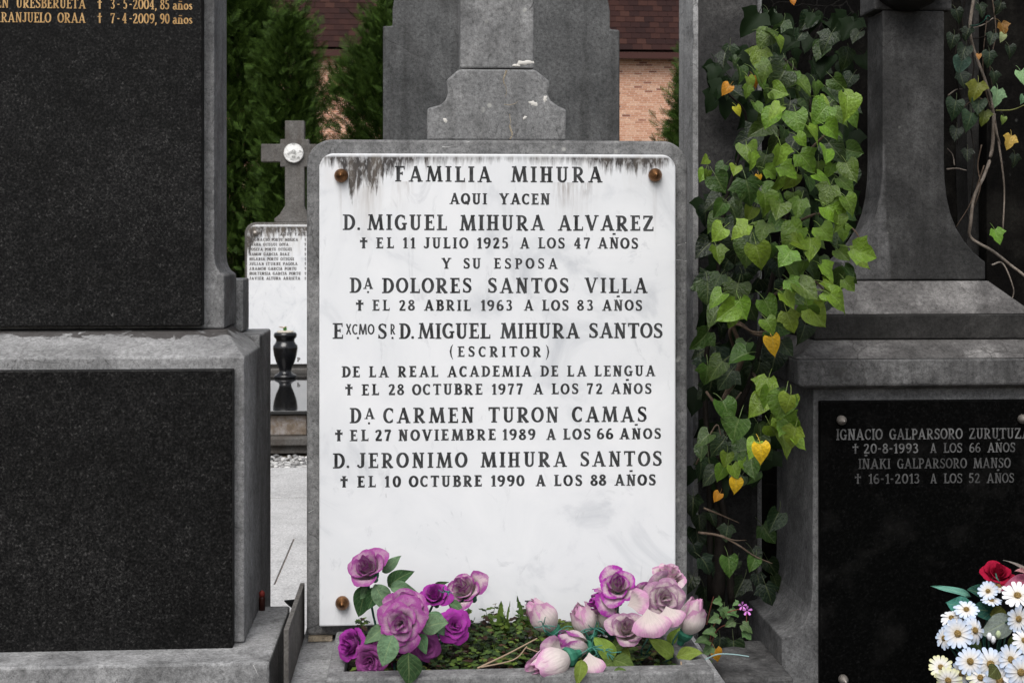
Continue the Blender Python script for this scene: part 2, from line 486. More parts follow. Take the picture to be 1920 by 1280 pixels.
def glyph(ch, s, t, serif=True):
    S = []
    sh, sl = 0.085, 0.085
    def ser(x, y, wd, l=None):
        if serif:
            l = sl if l is None else l
            S.append([(x - wd / 2 - l, y, sh), (x + wd / 2 + l, y, sh)])
    def stem(x, y0=0.0, y1=1.0, top=True, bot=True, wd=None):
        wd = wd or s
        S.append([(x, y0, wd), (x, y1, wd)])
        if top: ser(x, y1 - sh / 2, wd)
        if bot: ser(x, y0 + sh / 2, wd)
    def line(*pts):
        S.append(list(pts))
    def bar(x0, x1, y, wd=None):
        S.append([(x0, y, wd or t), (x1, y, wd or t)])
    def tick(x, y0, y1):
        if serif:
            S.append([(x, y0, 0.085), (x + 0.012, y1, 0.06)])
    a, b = t / 2, 1 - t / 2
    W = 0.7
    if ch == 'A':
        W = 0.88
        line((0.14, 0, t), (0.44, 1.0, t)); line((0.42, 1.0, s), (0.73, 0, s)); bar(0.22, 0.64, 0.29)
        ser(0.14, sh / 2, t, 0.09); ser(0.73, sh / 2, s, 0.06)
    elif ch == 'B':
        W = 0.72
        stem(0.2, top=False, bot=False); ser(0.16, sh / 2, s, 0.05); ser(0.16, 1 - sh / 2, s, 0.05)
        bar(0.2, 0.36, b); bar(0.2, 0.38, 0.53); bar(0.2, 0.38, a)
        S.append(arc(0.34, 0.755, 0.21, 0.235 - a / 2, 90, -90, s, t)); S.append(arc(0.36, 0.285, 0.25, 0.27 - a / 2, 90, -90, s, t))
    elif ch in 'CG':
        W = 0.72 if ch == 'C' else 0.8
        S.append(arc(0.40, 0.5, 0.30, 0.5 - a, 48, 310 if ch == 'C' else 325, s, t, 20))
        tick(0.615, 0.93, 0.68)
        if ch == 'C': tick(0.60, 0.10, 0.27)
        if not serif: pass
        if ch == 'G': S.append([(0.62, 0.02, s * 0.8), (0.62, 0.42, s * 0.8)]); bar(0.46, 0.78, 0.42)
    elif ch == 'D':
        W = 0.80
        stem(0.2, top=False, bot=False); ser(0.15, sh / 2, s, 0.05); ser(0.15, 1 - sh / 2, s, 0.05)
        bar(0.2, 0.34, a); bar(0.2, 0.34, b); S.append(arc(0.33, 0.5, 0.355, 0.5 - a, 90, -90, s, t, 18))
    elif ch in 'EF':
        W = 0.66
        stem(0.2, top=False, bot=(ch == 'F')); ser(0.15, 1 - sh / 2, s, 0.05)
        bar(0.2, 0.58, b); tick(0.575, b + a, 0.76); bar(0.2, 0.46, 0.52); tick(0.455, 0.63, 0.41)
        if ch == 'E': ser(0.15, sh / 2, s, 0.05); bar(0.2, 0.60, a); tick(0.60, 0.0, 0.26)
    elif ch == 'H':
        W = 0.82; stem(0.2); stem(0.62); bar(0.2, 0.62, 0.5)
    elif ch == 'I':
        W = 0.37; stem(0.185)
    elif ch == 'J':
        W = 0.56; stem(0.38, 0.24, 1, bot=False)
        line((0.38, 0.26, s), (0.36, 0.13, s * 0.9), (0.27, 0.055, t), (0.16, 0.06, t), (0.08, 0.15, t * 1.1)); line((0.07, 0.10, 0.15), (0.10, 0.22, 0.12))
    elif ch == 'K':
        W = 0.82; stem(0.2); line((0.66, 0.97, t), (0.26, 0.46, t)); line((0.36, 0.58, s), (0.68, 0, s)); ser(0.68, sh / 2, s, 0.04); ser(0.62, 1 - sh / 2, t, 0.08)
    elif ch == 'L':
        W = 0.65; stem(0.2, bot=False); ser(0.15, sh / 2, s, 0.05); bar(0.2, 0.60, a); tick(0.60, 0.0, 0.27)
    elif ch == 'M':
        W = 1.06
        line((0.14, 0, t * 1.1), (0.23, 1, t * 1.1)); line((0.23, 1, s), (0.53, 0.02, s)); line((0.53, 0.02, t), (0.81, 1, t)); line((0.81, 1, s), (0.91, 0, s))
        ser(0.14, sh / 2, t); ser(0.91, sh / 2, s, 0.06); ser(0.18, 1 - sh / 2, t, 0.06); ser(0.86, 1 - sh / 2, t, 0.06)
    elif ch in 'NÑ':
        W = 0.86
        stem(0.19, wd=t * 1.15); stem(0.67, bot=False, wd=t * 1.15); line((0.20, 1, s * 1.05), (0.66, 0.0, s * 1.05))
        if ch == 'Ñ': S.append([(0.28, 1.30, 0.17), (0.56, 1.32, 0.17)])
    elif ch in 'OQ':
        W = 0.78; S.append(arc(0.39, 0.5, 0.31, 0.5 - a, 0, 360, s, t, 28))
        if ch == 'Q': line((0.36, 0.26, t), (0.50, 0.16, s * 0.9), (0.66, -0.02, s * 0.7))
    elif ch in 'PR':
        W = 0.70 if ch == 'P' else 0.82
        stem(0.2, top=False); ser(0.15, 1 - sh / 2, s, 0.05); bar(0.2, 0.36, b); bar(0.2, 0.36, 0.46)
        S.append(arc(0.34, 0.73 - a / 2, 0.25, 0.27 - a / 2, 90, -90, s, t))
        if ch == 'R': line((0.34, 0.46, s * 0.9), (0.50, 0.24, s), (0.64, 0.05, s), (0.78, 0.04, 0.08))
    elif ch == 'S':
        W = 0.66
        pts = [(.55, .80), (.48, .91), (.34, b), (.20, .91), (.135, .77), (.17, .65), (.29, .56), (.42, .47), (.52, .37), (.54, .24), (.46, .09), (.32, a), (.18, .08), (.10, .20)]
        ws = [t, t, t, t * 1.1, s * .85, s * .95, s, s, s * .95, s * .9, t * 1.15, t, t, t]
        S.append([(p[0], p[1], q) for p, q in zip(pts, ws)]); tick(0.545, 0.94, 0.70); tick(0.09, 0.05, 0.30)
    elif ch == 'T':
        W = 0.78; stem(0.39, top=False); bar(0.04, 0.74, b); tick(0.055, 0.99, 0.76); tick(0.715, 0.99, 0.76)
    elif ch == 'U':
        W = 0.80; stem(0.2, 0.28, 1, bot=False); stem(0.61, 0.28, 1, bot=False, wd=t * 1.1)
        q = arc(0.405, 0.29, 0.205, 0.29 - a, 180, 360, s, t, 12)
        S.append([(x, y, ww if x < 0.405 else min(ww, t * 1.15)) for x, y, ww in q])
    elif ch == 'V':
        W = 0.88; line((0.14, 1, s), (0.45, 0, s)); line((0.43, 0, t), (0.74, 1, t)); ser(0.14, 1 - sh / 2, s, 0.05); ser(0.74, 1 - sh / 2, t, 0.09)
    elif ch == 'X':
        W = 0.70; line((0.12, 1, s), (0.58, 0, s)); line((0.58, 1, t), (0.12, 0, t))
        if serif: ser(.12, 1 - sh / 2, s, .05); ser(.58, sh / 2, s, .05)
    elif ch == 'Y':
        W = 0.84; line((0.13, 1, s), (0.42, 0.45, s)); line((0.71, 1, t), (0.42, 0.45, t)); stem(0.42, 0, 0.48, top=False); ser(0.14, 1 - sh / 2, s, 0.05); ser(0.70, 1 - sh / 2, t, 0.09)
    elif ch == 'Z':
        W = 0.78; bar(0.08, 0.68, b); bar(0.08, 0.70, a); line((0.62, b, s), (0.14, a, s)); tick(0.10, 0.99, 0.76); tick(0.69, 0.0, 0.27)
    elif ch == '0':
        W = 0.66; S.append(arc(0.33, 0.5, 0.245, 0.5 - a, 0, 360, s, t, 26))
    elif ch == '1':
        W = 0.42; stem(0.27, top=False); line((0.05, 0.78, t), (0.17, 0.84, t), (0.26, 0.97, t))
    elif ch == '2':
        W = 0.64; line((.10, .74, t * 1.3), (.14, .88, t * 1.1), (.29, b, t), (.43, .89, s * .9), (.47, .73, s), (.41, .55, s * .95), (.27, .33, s * .85), (.10, .08, t * 1.2)); bar(0.06, 0.56, a * 1.2, t * 1.2); tick(0.56, 0.0, 0.22)
    elif ch == '3':
        W = 0.62; line((.10, .82, t * 1.2), (.17, .92, t), (.29, b, t), (.42, .90, s * .8), (.455, .77, s * .9), (.40, .62, s * .7), (.25, .535, t)); line((.25, .535, t), (.42, .47, s * .8), (.49, .29, s), (.44, .12, s * .9), (.29, a, t), (.16, .07, t), (.09, .18, t * 1.3))
    elif ch == '4':
        W = 0.66; stem(0.42, top=False); line((0.42, 0.99, t), (0.08, 0.33, t)); bar(0.05, 0.60, 0.31)
    elif ch == '5':
        W = 0.62; line((.15, b, t * 1.2), (.50, b, t * 1.2)); line((.16, .97, t * 1.1), (.13, .55, t * 1.1)); line((.13, .56, t), (.28, .62, t), (.43, .53, s * .85), (.48, .34, s), (.43, .14, s * .9), (.28, a, t), (.15, .07, t), (.08, .19, t * 1.3))
    elif ch in '69':
        W = 0.66
        g = [arc(0.33, 0.30, 0.22, 0.30 - a, 0, 360, s, t, 22), [(.50, .90, t), (.40, b, t), (.28, .90, s * .7), (.16, .70, s * .9), (.11, .45, s), (.11, .28, s)]]
        if ch == '9': g = [[(0.66 - x, 1 - y, ww) for x, y, ww in q] for q in g]
        S += g
    elif ch == '7':
        W = 0.62; bar(0.06, 0.56, b * .99, t * 1.25); tick(0.07, 0.99, 0.74); line((.54, .95, t), (.36, .55, s * .85), (.24, 0.0, s))
    elif ch == '8':
        W = 0.64; S.append(arc(0.32, 0.765, 0.175, 0.235 - a, 0, 360, s * .85, t, 20)); S.append(arc(0.32, 0.275, 0.215, 0.275 - a, 0, 360, s, t, 22))
    elif ch == '†':
        W = 0.66; line((0.33, 0, s), (0.33, 0.9, s)); line((0.08, 0.66, s * .75), (0.58, 0.66, s * .75))
        line((0.04, 0.66, 0.26), (0.11, 0.66, 0.16)); line((0.62, 0.66, 0.26), (0.55, 0.66, 0.16)); line((0.33, 0.86, s), (0.33, 1.0, s * 1.6)); ser(0.33, 0.05, s, 0.03)
    elif ch == '+':
        W = 0.5; line((0.25, 0, s), (0.25, 1, s)); line((0.05, 0.66, t), (0.45, 0.66, t))
    elif ch == '-':
        W = 0.40; bar(0.06, 0.34, 0.46, t * 1.2)
    elif ch == '.':
        W = 0.24; S.append([(0.12, 0.0, 0.10), (0.12, 0.03, 0.17), (0.12, 0.10, 0.19), (0.12, 0.17, 0.12)])
    elif ch == ',':
        W = 0.24; S.append([(0.12, 0.12, 0.16), (0.13, 0.0, 0.15), (0.06, -0.18, 0.05)])
    elif ch == '(':
        W = 0.28; S.append([(0.24, 1.15, .03), (.12, .92, .10), (.06, .5, .14), (.12, .05, .10), (0.24, -0.25, .03)])
    elif ch == ')':
        W = 0.28; S.append([(0.04, 1.15, .03), (.16, .92, .10), (.22, .5, .14), (.16, .05, .10), (0.04, -0.25, .03)])
    elif ch in 'años':
        xh = 0.62
        if ch == 'o':
            W = 0.56; S.append(arc(0.28, xh / 2, 0.20, xh / 2 - a, 0, 360, s, t, 20))
        elif ch == 'a':
            W = 0.54; line((.10, .50, t * 1.4), (.20, .59, t), (.32, .56, s * .8), (.36, .42, s), (.36, .08, s), (.50, .04, t)); S.append(arc(0.22, 0.18, 0.14, 0.16, 60, 300, s, t, 12)); line((.22, .33, t), (.36, .38, t))
        elif ch == 'ñ':
            W = 0.66; stem(0.14, 0, xh, top=False); line((.14, .44, t), (.28, .58, t * 1.1), (.42, .54, s * .8), (.47, .40, s), (.47, 0, s)); ser(.47, sh / 2, s); line((.14, .78, t), (.26, .84, t), (.38, .78, t), (.50, .84, t))
        else:
            W = 0.44; line((.36, .50, t), (.24, xh - a, t), (.11, .50, s * .8), (.16, .38, s), (.30, .26, s), (.36, .14, s * .9), (.22, a, t), (.08, .12, t))
    return W, S

def ribbon(st):
    """stroke -> strip of quads in glyph units"""
    v, f = [], []
    n = len(st)
    closed = n > 6 and abs(st[0][0] - st[-1][0]) < 1e-6 and abs(st[0][1] - st[-1][1]) < 1e-6
    for i, (x, y, wd) in enumerate(st):
        p = st[i - 1] if i > 0 else (st[-2] if closed else st[0])
        q = st[i + 1] if i < n - 1 else (st[1] if closed else st[-1])
        dx, dy = q[0] - p[0], q[1] - p[1]
        l = math.hypot(dx, dy) or 1
        nx, ny = -dy / l, dx / l
        v += [(x + nx * wd / 2, y + ny * wd / 2), (x - nx * wd / 2, y - ny * wd / 2)]
    for i in range(n - 1):
        f.append([2 * i + 1, 2 * i + 3, 2 * i + 2, 2 * i])
    return v, f

def letters(items, Y, name, mat, parent, s=0.21, t=0.115, serif=True, seed=1, jitter=0.006):
    """items: (text, px0, px1, cap top py, baseline py at px0, same two at px1) set out on the face y = Y"""
    rnd = random.Random(seed)
    layer = 0
    for (txt, x0, x1, ta, ba, tb, bb) in items:
        V, F = [], []
        gl = [glyph(c, s, t, serif) for c in txt]
        h0 = ba - ta
        tot = sum(g[0] for g in gl)
        W = x1 - x0
        g = 1.0
        if len(gl) > 1:
            sp = (W - tot * h0) / (len(gl) - 1)
            if sp < 0.02 * h0:
                sp = 0.02 * h0
                g = (W - sp * (len(gl) - 1)) / (tot * h0)
            elif sp > 0.36 * h0:
                sp = 0.36 * h0
                g = (W - sp * (len(gl) - 1)) / (tot * h0)
        else:
            sp = 0
            g = W / (tot * h0)
        cx = x0
        for (gw, strokes), c in zip(gl, txt):
            jx, jy = rnd.uniform(-jitter, jitter) * 2, rnd.uniform(-jitter, jitter) * 2
            kw = rnd.uniform(0.94, 1.07)
            for st in strokes:
                # thickness is kept in cap units while the letter may be narrowed
                st2 = [(x * g, y, wd * kw * (0.45 + 0.55 * g)) for x, y, wd in st]
                rv, rf = ribbon(st2)
                layer += 1
                dy = 0.00012 + 0.000004 * (layer % 60)
                b = len(V)
                for (x, y) in rv:
                    px = cx + (x + jx) * h0
                    u = (px - x0) / max(W, 1e-6)
                    top, bas = ta + (tb - ta) * u, ba + (bb - ba) * u
                    py = bas - (y + jy) * (bas - top)
                    p = P(px, py, Y)
                    V.append((p.x, Y - dy, p.z))
                F += [[i + b for i in q] for q in rf]
            cx += gw * g * h0 + sp
        mk(name, V, F, mat, parent)

def line_of(words, x0, x1, ta, ba, tb, bb):
    out = []
    for (txt, a, b) in words:
        fa, fb = (a - x0) / (x1 - x0), (b - x0) / (x1 - x0)
        out.append((txt, a, b, ta + (tb - ta) * fa, ba + (bb - ba) * fa, ta + (tb - ta) * fb, ba + (bb - ba) * fb))
    return out

# ================================================================== THE GROUND AND THE PATH
def ground_mat():
    m = NM('earth')
    c = m.coord()
    a = m.noise(c, 6, 6, 0.65)
    b = m.noise(c, 90, 4, 0.7)
    col = m.ramp(m.math('ADD', m.math('MULTIPLY', a, 0.5), m.math('MULTIPLY', b, 0.5)), [(0.35, (0.035, 0.028, 0.02)), (0.6, (0.10, 0.085, 0.065)), (0.75, (0.16, 0.145, 0.12))])
    return m.done(col, 0.95, m.bump(b, 0.5, 0.02), spec=0.1)
MAT['earth'] = ground_mat()
g = mk('ground', *box(-900, 900, -300, 1500, -0.5, 0.0), MAT['earth'])
tag(g, kind='structure')

path = mk('path', *box(-6, 6, 1.4, 6.22, 0.0, 0.060), MAT['far_stones'])
tag(path, kind='structure')
rnd = random.Random(5)
pv = [(-2.45, -1.86), (-1.85, -1.16), (-1.15, -0.62), (-0.61, 0.1), (0.11, 0.8)]
rows = [(1.45, 2.35), (2.36, 3.22), (3.23, 4.12), (4.13, 5.18), (5.19, 6.2)]
for r, (ya, yb) in enumerate(rows):
    for c, (xa, xb) in enumerate(pv):
        sh = 0.0 if r % 2 == 0 else 0.21
        zt = 0.068 + rnd.uniform(-0.003, 0.003)
        mk('paving_slab', *box(xa + sh - 0.002, xb + sh + 0.002, ya - 0.002, yb + 0.002, 0.02, zt), MAT['paving'], path, bevel=0.002)

# gravel strip in front of the far tomb
def gravel_mat():
    m = NM('gravel_stones')
    col = m.ramp(m.n('ShaderNodeNewGeometry').outputs['Random Per Island'], [(0.0, (0.10, 0.10, 0.10)), (0.4, (0.30, 0.295, 0.29)), (0.8, (0.48, 0.475, 0.46)), (1.0, (0.66, 0.65, 0.63))])
    return m.done(col, 0.85, spec=0.2)
MAT['gravel'] = gravel_mat()
bmt = bmesh.new(); bmesh.ops.create_icosphere(bmt, subdivisions=1, radius=1.0)
icoV = np.array([v.co[:] for v in bmt.verts]); icoF = np.array([[v.index for v in f.verts] for f in bmt.faces]); bmt.free()
rng = np.random.default_rng(4)
gv, gf = [], []
for k in range(2600):
    p = np.array([rng.uniform(-2.6, 0.2), rng.uniform(6.22, 6.95), 0.01 + rng.uniform(0, 0.02)])
    s = rng.uniform(0.010, 0.022) * np.array([rng.uniform(.8, 1.4), rng.uniform(.8, 1.3), rng.uniform(.5, .9)])
    gv.append(icoV * s * rng.uniform(0.85, 1.15, icoV.shape) + p)
    gf.append(icoF + 12 * k)
o = mk('gravel', np.concatenate(gv).tolist(), np.concatenate(gf).tolist(), MAT['gravel'])
tag(o, 'strip of pale grey gravel before the far tomb', 'gravel', kind='stuff')

# ================================================================== BRICK BUILDING, far behind
BY = 38.0
bld = thing('brick_building', 'far salmon brick building with steep dark red tiled roof and shadowed eave', 'building', (8, BY + 4, 0))
zE = Z(1220, 112, BY)                       # underside of the eave at the wall
MAT['mortar'] = plain('pale_mortar', (0.80, 0.66, 0.55), 0.9, 0.1)
xa, xb = X(-700, BY), X(2300, BY)
wall = mk('brick_wall', *box(xa, xb, BY, BY + 8, 0.0, zE + 0.25), MAT['mortar'], bld)
def brick_mat(name, island):
    m = NM(name)
    rv = m.n('ShaderNodeNewGeometry').outputs['Random Per Island'] if island else m.n('ShaderNodeObjectInfo').outputs['Random']
    col = m.ramp(rv, [(0.0, (0.22, 0.09, 0.065)), (0.06, (0.34, 0.15, 0.10)), (0.10, (0.54, 0.28, 0.18)), (0.6, (0.62, 0.35, 0.235)), (1.0, (0.70, 0.45, 0.32))])
    gr = m.ramp(m.noise(m.coord(), 30, 3, 0.6), [(0.3, 0.8), (0.7, 1.15)])
    return m.done(m.mix(1.0, col, gr, 'MULTIPLY'), 0.85, spec=0.15)
MAT['brick_i'] = brick_mat('brick_single', False)
MAT['brick_s'] = brick_mat('brick_mass', True)
BL, BH, JT = 0.236, 0.047, 0.018
zw0, zw1 = 0.6, zE
nrow = int((zw1 - zw0) / (BH + JT))
wx0, wx1 = X(1166, BY), X(1291, BY)
bm_ = None
sv, sf = [], []
bv, bf = box(-BL / 2, BL / 2, -0.012, 0.03, -BH / 2, BH / 2)
brick_me = bpy.data.meshes.new('brick'); brick_me.from_pydata(bv, [], bf); brick_me.materials.append(MAT['brick_i'])
cnt = 0
woff = wloc(wall)
for r in range(nrow):
    zc = zw1 - (r + 0.5) * (BH + JT)
    sx = (r % 2) * (BL + JT) / 2 + (r % 3) * 0.03
    k0, k1 = int(X(-20, BY) / (BL + JT)) - 1, int(X(1900, BY) / (BL + JT)) + 1
    for k in range(k0, k1):
        xc = k * (BL + JT) + sx
        if wx0 - 0.12 < xc < wx1 + 0.12 and zc > Z(1220, 268, BY) and cnt < 300:
            o = bpy.data.objects.new('brick', brick_me); COL.objects.link(o); o.parent = wall
            o.location = Vector((xc, BY, zc)) - woff
            cnt += 1
        else:
            q, ff = box(xc - BL / 2, xc + BL / 2, BY - 0.012, BY + 0.03, zc - BH / 2, zc + BH / 2)
            b = len(sv); sv += q; sf += [[i + b for i in e] for e in ff]
o = mk('bricks', sv, sf, MAT['brick_s'], wall); tag(o, kind='stuff')
# eave board, gutter and roof
MAT['eave'] = plain('dark_eave_board', (0.016, 0.007, 0.006), 0.8)
MAT['gutter'] = plain('brown_gutter', (0.05, 0.016, 0.012), 0.6)
mk('eave_soffit', *box(xa, xb, BY - 0.32, BY - 0.001, zE + 0.06, zE + 0.12), MAT['eave'], bld)
gy = BY - 0.42
zg0, zg1 = Z(1220, 110, gy), Z(1220, 98, gy)
mk('gutter', *box(xa, xb, gy, gy + 0.10, zg0, zg1), MAT['gutter'], bld)
SL = R(62)
ry0, rz0 = gy + 0.03, Z(1220, 96, gy) + 0.03
U = Vector((0, math.cos(SL), math.sin(SL))); Nn = Vector((0, -math.sin(SL), math.cos(SL)))
roof_len = 6.0
roof = mk('roof', [(xa, ry0, rz0), (xb, ry0, rz0), (xb, ry0 + U.y * roof_len, rz0 + U.z * roof_len), (xa, ry0 + U.y * roof_len, rz0 + U.z * roof_len),
                   (xa, ry0 + 0.4, rz0), (xb, ry0 + 0.4, rz0), (xb, ry0 + 4.4, rz0 + U.z * roof_len), (xa, ry0 + 4.4, rz0 + U.z * roof_len)],
          [[0, 1, 2, 3], [4, 7, 6, 5], [0, 4, 5, 1], [3, 2, 6, 7], [0, 3, 7, 4], [1, 5, 6, 2]], MAT['eave'], bld)
def tile_mat(name, island):
    m = NM(name)
    rv = m.n('ShaderNodeNewGeometry').outputs['Random Per Island'] if island else m.n('ShaderNodeObjectInfo').outputs['Random']
    col = m.ramp(rv, [(0.0, (0.020, 0.0085, 0.008)), (0.45, (0.029, 0.0115, 0.010)), (0.8, (0.040, 0.016, 0.0125)), (1.0, (0.055, 0.024, 0.018))])
    gr = m.ramp(m.noise(m.coord(), 18, 4, 0.6), [(0.3, 0.75), (0.7, 1.2)])
    return m.done(m.mix(1.0, col, gr, 'MULTIPLY'), 0.8, spec=0.15)
MAT['tile_i'] = tile_mat('roof_tile_single', False)
MAT['tile_s'] = tile_mat('roof_tile_mass', True)
TW, TE = 0.285, 0.20
def tile_geo(o3):
    v = []
    for dn, h in ((0.006, 0), (0.030, 1)):
        pass
    A = o3 - Vector((TW / 2 - 0.006, 0, 0)); B = o3 + Vector((TW / 2 - 0.006, 0, 0))
    v = [A + Nn * 0.008, B + Nn * 0.008, B + U * (TE + 0.02) + Nn * 0.004, A + U * (TE + 0.02) + Nn * 0.004,
         A + Nn * 0.030, B + Nn * 0.030, B + U * (TE + 0.02) + Nn * 0.016, A + U * (TE + 0.02) + Nn * 0.016]
    return v, [[0, 3, 2, 1], [4, 5, 6, 7], [0, 1, 5, 4], [1, 2, 6, 5], [2, 3, 7, 6], [3, 0, 4, 7]]
tv, tf = tile_geo(Vector((0, 0, 0)))
tile_me = bpy.data.meshes.new('roof_tile'); tile_me.from_pydata([tuple(v) for v in tv], [], tf); tile_me.materials.append(MAT['tile_i'])
roff = wloc(roof)
sv, sf = [], []
cnt = 0
for r in range(int(roof_len / TE)):
    base = Vector((0, ry0, rz0)) + U * (r * TE)
    k0, k1 = int(xa / TW) + 1, int(xb / TW) - 1
    for k in range(k0, k1):
        c3 = base + Vector((k * TW + (r % 2) * TW / 2, 0, 0))
        # where it falls in the picture decides whether it is one of the single ones
        dd = c3 - CAM
        px = 960 + FPX * dd.dot(RIGHT) / dd.dot(FWD); py = HORIZON - FPX * dd.z / dd.dot(FWD)
        seen = py > -14 and (505 < px < 735 or 1135 < px < 1300)
        if seen and cnt < 300:
            o = bpy.data.objects.new('roof_tile', tile_me); COL.objects.link(o); o.parent = roof
            o.location = c3 - roff; cnt += 1
        else:
            q, ff = tile_geo(c3); b = len(sv); sv += q; sf += [[i + b for i in e] for e in ff]
o = mk('roof_tiles', sv, sf, MAT['tile_s'], roof); tag(o, kind='stuff')

# ================================================================== CONIFERS
def foliage_mat(name, lo, mid, hi, trans=0.10):
    m = NM(name)
    rv = m.n('ShaderNodeNewGeometry').outputs['Random Per Island']
    c = m.coord()
    big = m.noise(c, 2.2, 3, 0.6)
    f = m.math('ADD', m.math('MULTIPLY', rv, 0.55), m.math('MULTIPLY', big, 0.45))
    col = m.ramp(f, [(0.2, lo), (0.5, mid), (0.8, hi)])
    uv = m.sep(m.coord('UV'))
    col = m.mix(m.math('MULTIPLY', uv[1], 0.55), col, hi)      # young tips are paler
    m.done(col, 0.7, spec=0.15)
    tr = m.n('ShaderNodeBsdfTranslucent'); m.put(tr.inputs[0], col)
    mx = m.n('ShaderNodeMixShader'); mx.inputs[0].default_value = trans
    m.t.links.new(m.b.outputs[0], mx.inputs[1]); m.t.links.new(tr.outputs[0], mx.inputs[2]); m.t.links.new(mx.outputs[0], m.out.inputs[0])
    return m.m
MAT['thuja'] = foliage_mat('thuja_sprays', (0.004, 0.010, 0.002), (0.015, 0.035, 0.005), (0.066, 0.12, 0.018))
MAT['bark'] = stone('bark', (0.03, 0.02, 0.014), (0.06, 0.042, 0.03), (0.1, 0.075, 0.055), seed=41, grime=0.3)

def spray():
    """one flat feathery fan of scale-leaf twigs, base at 0, pointing along +x, lying in xy"""
    V, F, UVs = [], [], []
    def twig(bx, by, ang, ln, wd):
        b = len(V)
        ca, sa = math.cos(ang), math.sin(ang)
        for (l, q) in ((0, -.5), (0, .5), (.6, .5), (1.0, 0), (.6, -.5)):
            V.append((bx + ca * l * ln - sa * q * wd, by + sa * l * ln + ca * q * wd, -0.08 * (bx + l * ln) ** 2)); UVs.append((q + .5, min(1, math.hypot(V[-1][0], V[-1][1]))))
        F.append([b, b + 4, b + 2, b + 1]); F.append([b + 4, b + 3, b + 2])
    twig(0, 0, 0, 1.0, .045)
    for k in range(6):
        x = .10 + .14 * k
        ln = .52 - .075 * k
        twig(x, 0, 0.78, ln, .042); twig(x + .05, 0, -0.78, ln, .042)
    return np.array(V), F, np.array(UVs)
SPV, SPF, SPU = spray()

def conifer(label, px, pyt, depth, height_base, rad, N, seed, size, power=0.8, lean=0.0, knee=1.0):
    Y = depth - 2.6
    top = P(px, pyt, Y)
    base = Vector((top.x, Y, 0))
    t = thing('conifer_tree', label, 'tree', base, 'thuja trees before the brick building')
    H = top.z
    mk('trunk', *tube([base, base + Vector((0.02, 0, H * .5)), base + Vector((lean, 0, H * .93))], 0.11, 0.015, 8), MAT['bark'], t)
    rg = np.random.default_rng(seed)
    # branch clumps: bunches of sprays that break up the outline
    nc = 210
    V, UV, F = [], [], []
    cl = []
    for k in range(nc):
        f = rg.uniform(0.0, 1.0) ** 0.9
        a = rg.uniform(0, 2 * math.pi)
        r = rad * min(1.0, (1 - f) / knee) ** power * rg.uniform(0.70, 1.10)
        cl.append((np.array([base.x + lean * f + r * math.cos(a), Y + r * math.sin(a), height_base + f * (H - height_base)]), a, f))
    nvert = len(SPV)
    per = N // nc
    for (c, a, f) in cl:
        for q in range(per):
            aa = a + rg.normal(0, 0.55)
            up = rg.uniform(0.25, 1.15)
            d = np.array([math.cos(aa), math.sin(aa), 0]) * math.cos(up) + np.array([0, 0, math.sin(up)])
            side = np.cross(d, rg.normal(0, 1, 3)); side /= np.linalg.norm(side)
            nn = np.cross(d, side)
            s = size * rg.uniform(0.6, 1.25)
            off = rg.normal(0, 1, 3) * np.array([.13, .13, .17]) * (1.15 - 0.5 * f)
            p = c + off - d * s * 0.4
            V.append(p + s * (SPV[:, :1] * d + SPV[:, 1:2] * side + SPV[:, 2:] * nn))
            UV.append(SPU)
    # inner shell of older, sparser sprays so the crown is dense
    for q in range(N // 3):
        f = rg.uniform(0, 0.96)
        aa = rg.uniform(0, 2 * math.pi)
        r = rad * min(1.0, (1 - f) / knee) ** power * rg.uniform(0.2, 0.7)
        d = np.array([math.cos(aa) * .8, math.sin(aa) * .8, .6]); side = np.cross(d, rg.normal(0, 1, 3)); side /= np.linalg.norm(side); nn = np.cross(d, side)
        s = size * 1.5
        p = np.array([base.x + lean * f + r * math.cos(aa), Y + r * math.sin(aa), height_base * .6 + f * (H - height_base)])
        V.append(p + s * (SPV[:, :1] * d + SPV[:, 1:2] * side + SPV[:, 2:] * nn)); UV.append(SPU)
    for k in range(len(V)):
        F += [[i + k * nvert for i in q] for q in SPF]
    mk('crown', np.concatenate(V).tolist(), F, MAT['thuja'], t, uvs=np.concatenate(UV))
    return t
conifer('tall dark thuja behind the stone cross with the white medallion', 440, -150, 17.0, 0.5, 0.52, 8200, 1, 0.19, 0.7, knee=0.3)
conifer('lower bright green thuja crest between the tall thuja and the tiled roof', 540, 30, 16.2, 0.4, 0.30, 5600, 2, 0.15, 0.5, knee=0.14)
conifer('pointed thuja half hidden behind the left side of the grey stele', 752, -30, 18.0, 0.3, 1.02, 9500, 3, 0.18, 1.0, knee=0.36)
conifer('small thuja tip beside the tall dark stone slab before the brick wall', 1316, 95, 17.0, 0.3, 0.62, 6500, 4, 0.16, 0.9, knee=0.42)

# ================================================================== FAR TOMB with cross and urn
FY = 10.0
tomb = thing('far_tomb', 'far tomb with lichened marble panel, grey stone cross and polished black slab', 'tomb', (X(551, FY), FY, 0))
xc = X(551, FY); hw = xc - X(459, FY)
zt = Z(551, 417, FY); zb = Z(551, 690, FY)
def rounded_top(x0, x1, z0, z1, r, n=8):
    pr = [(x0, z0), (x1, z0)]
    for i in range(n + 1):
        a = math.pi / 2 * i / n
        pr.append((x1 - r + r * math.cos(a), z1 - r + r * math.sin(a)))
    for i in range(n + 1):
        a = math.pi / 2 + math.pi / 2 * i / n
        pr.append((x0 + r + r * math.cos(a), z1 - r + r * math.sin(a)))
    return pr
mk('frame', *prism(rounded_top(xc - hw, xc + hw, 0.0, zt, 0.10), FY, FY + 0.16), MAT['stone_far'], tomb, bevel=0.006)
pz1 = Z(551, 421.5, FY)
MAT['marble_far'] = marble('far_marble', pz1, 0, 1, seed=4.0, depth=0.30, halo=3.0, grow=0.35)
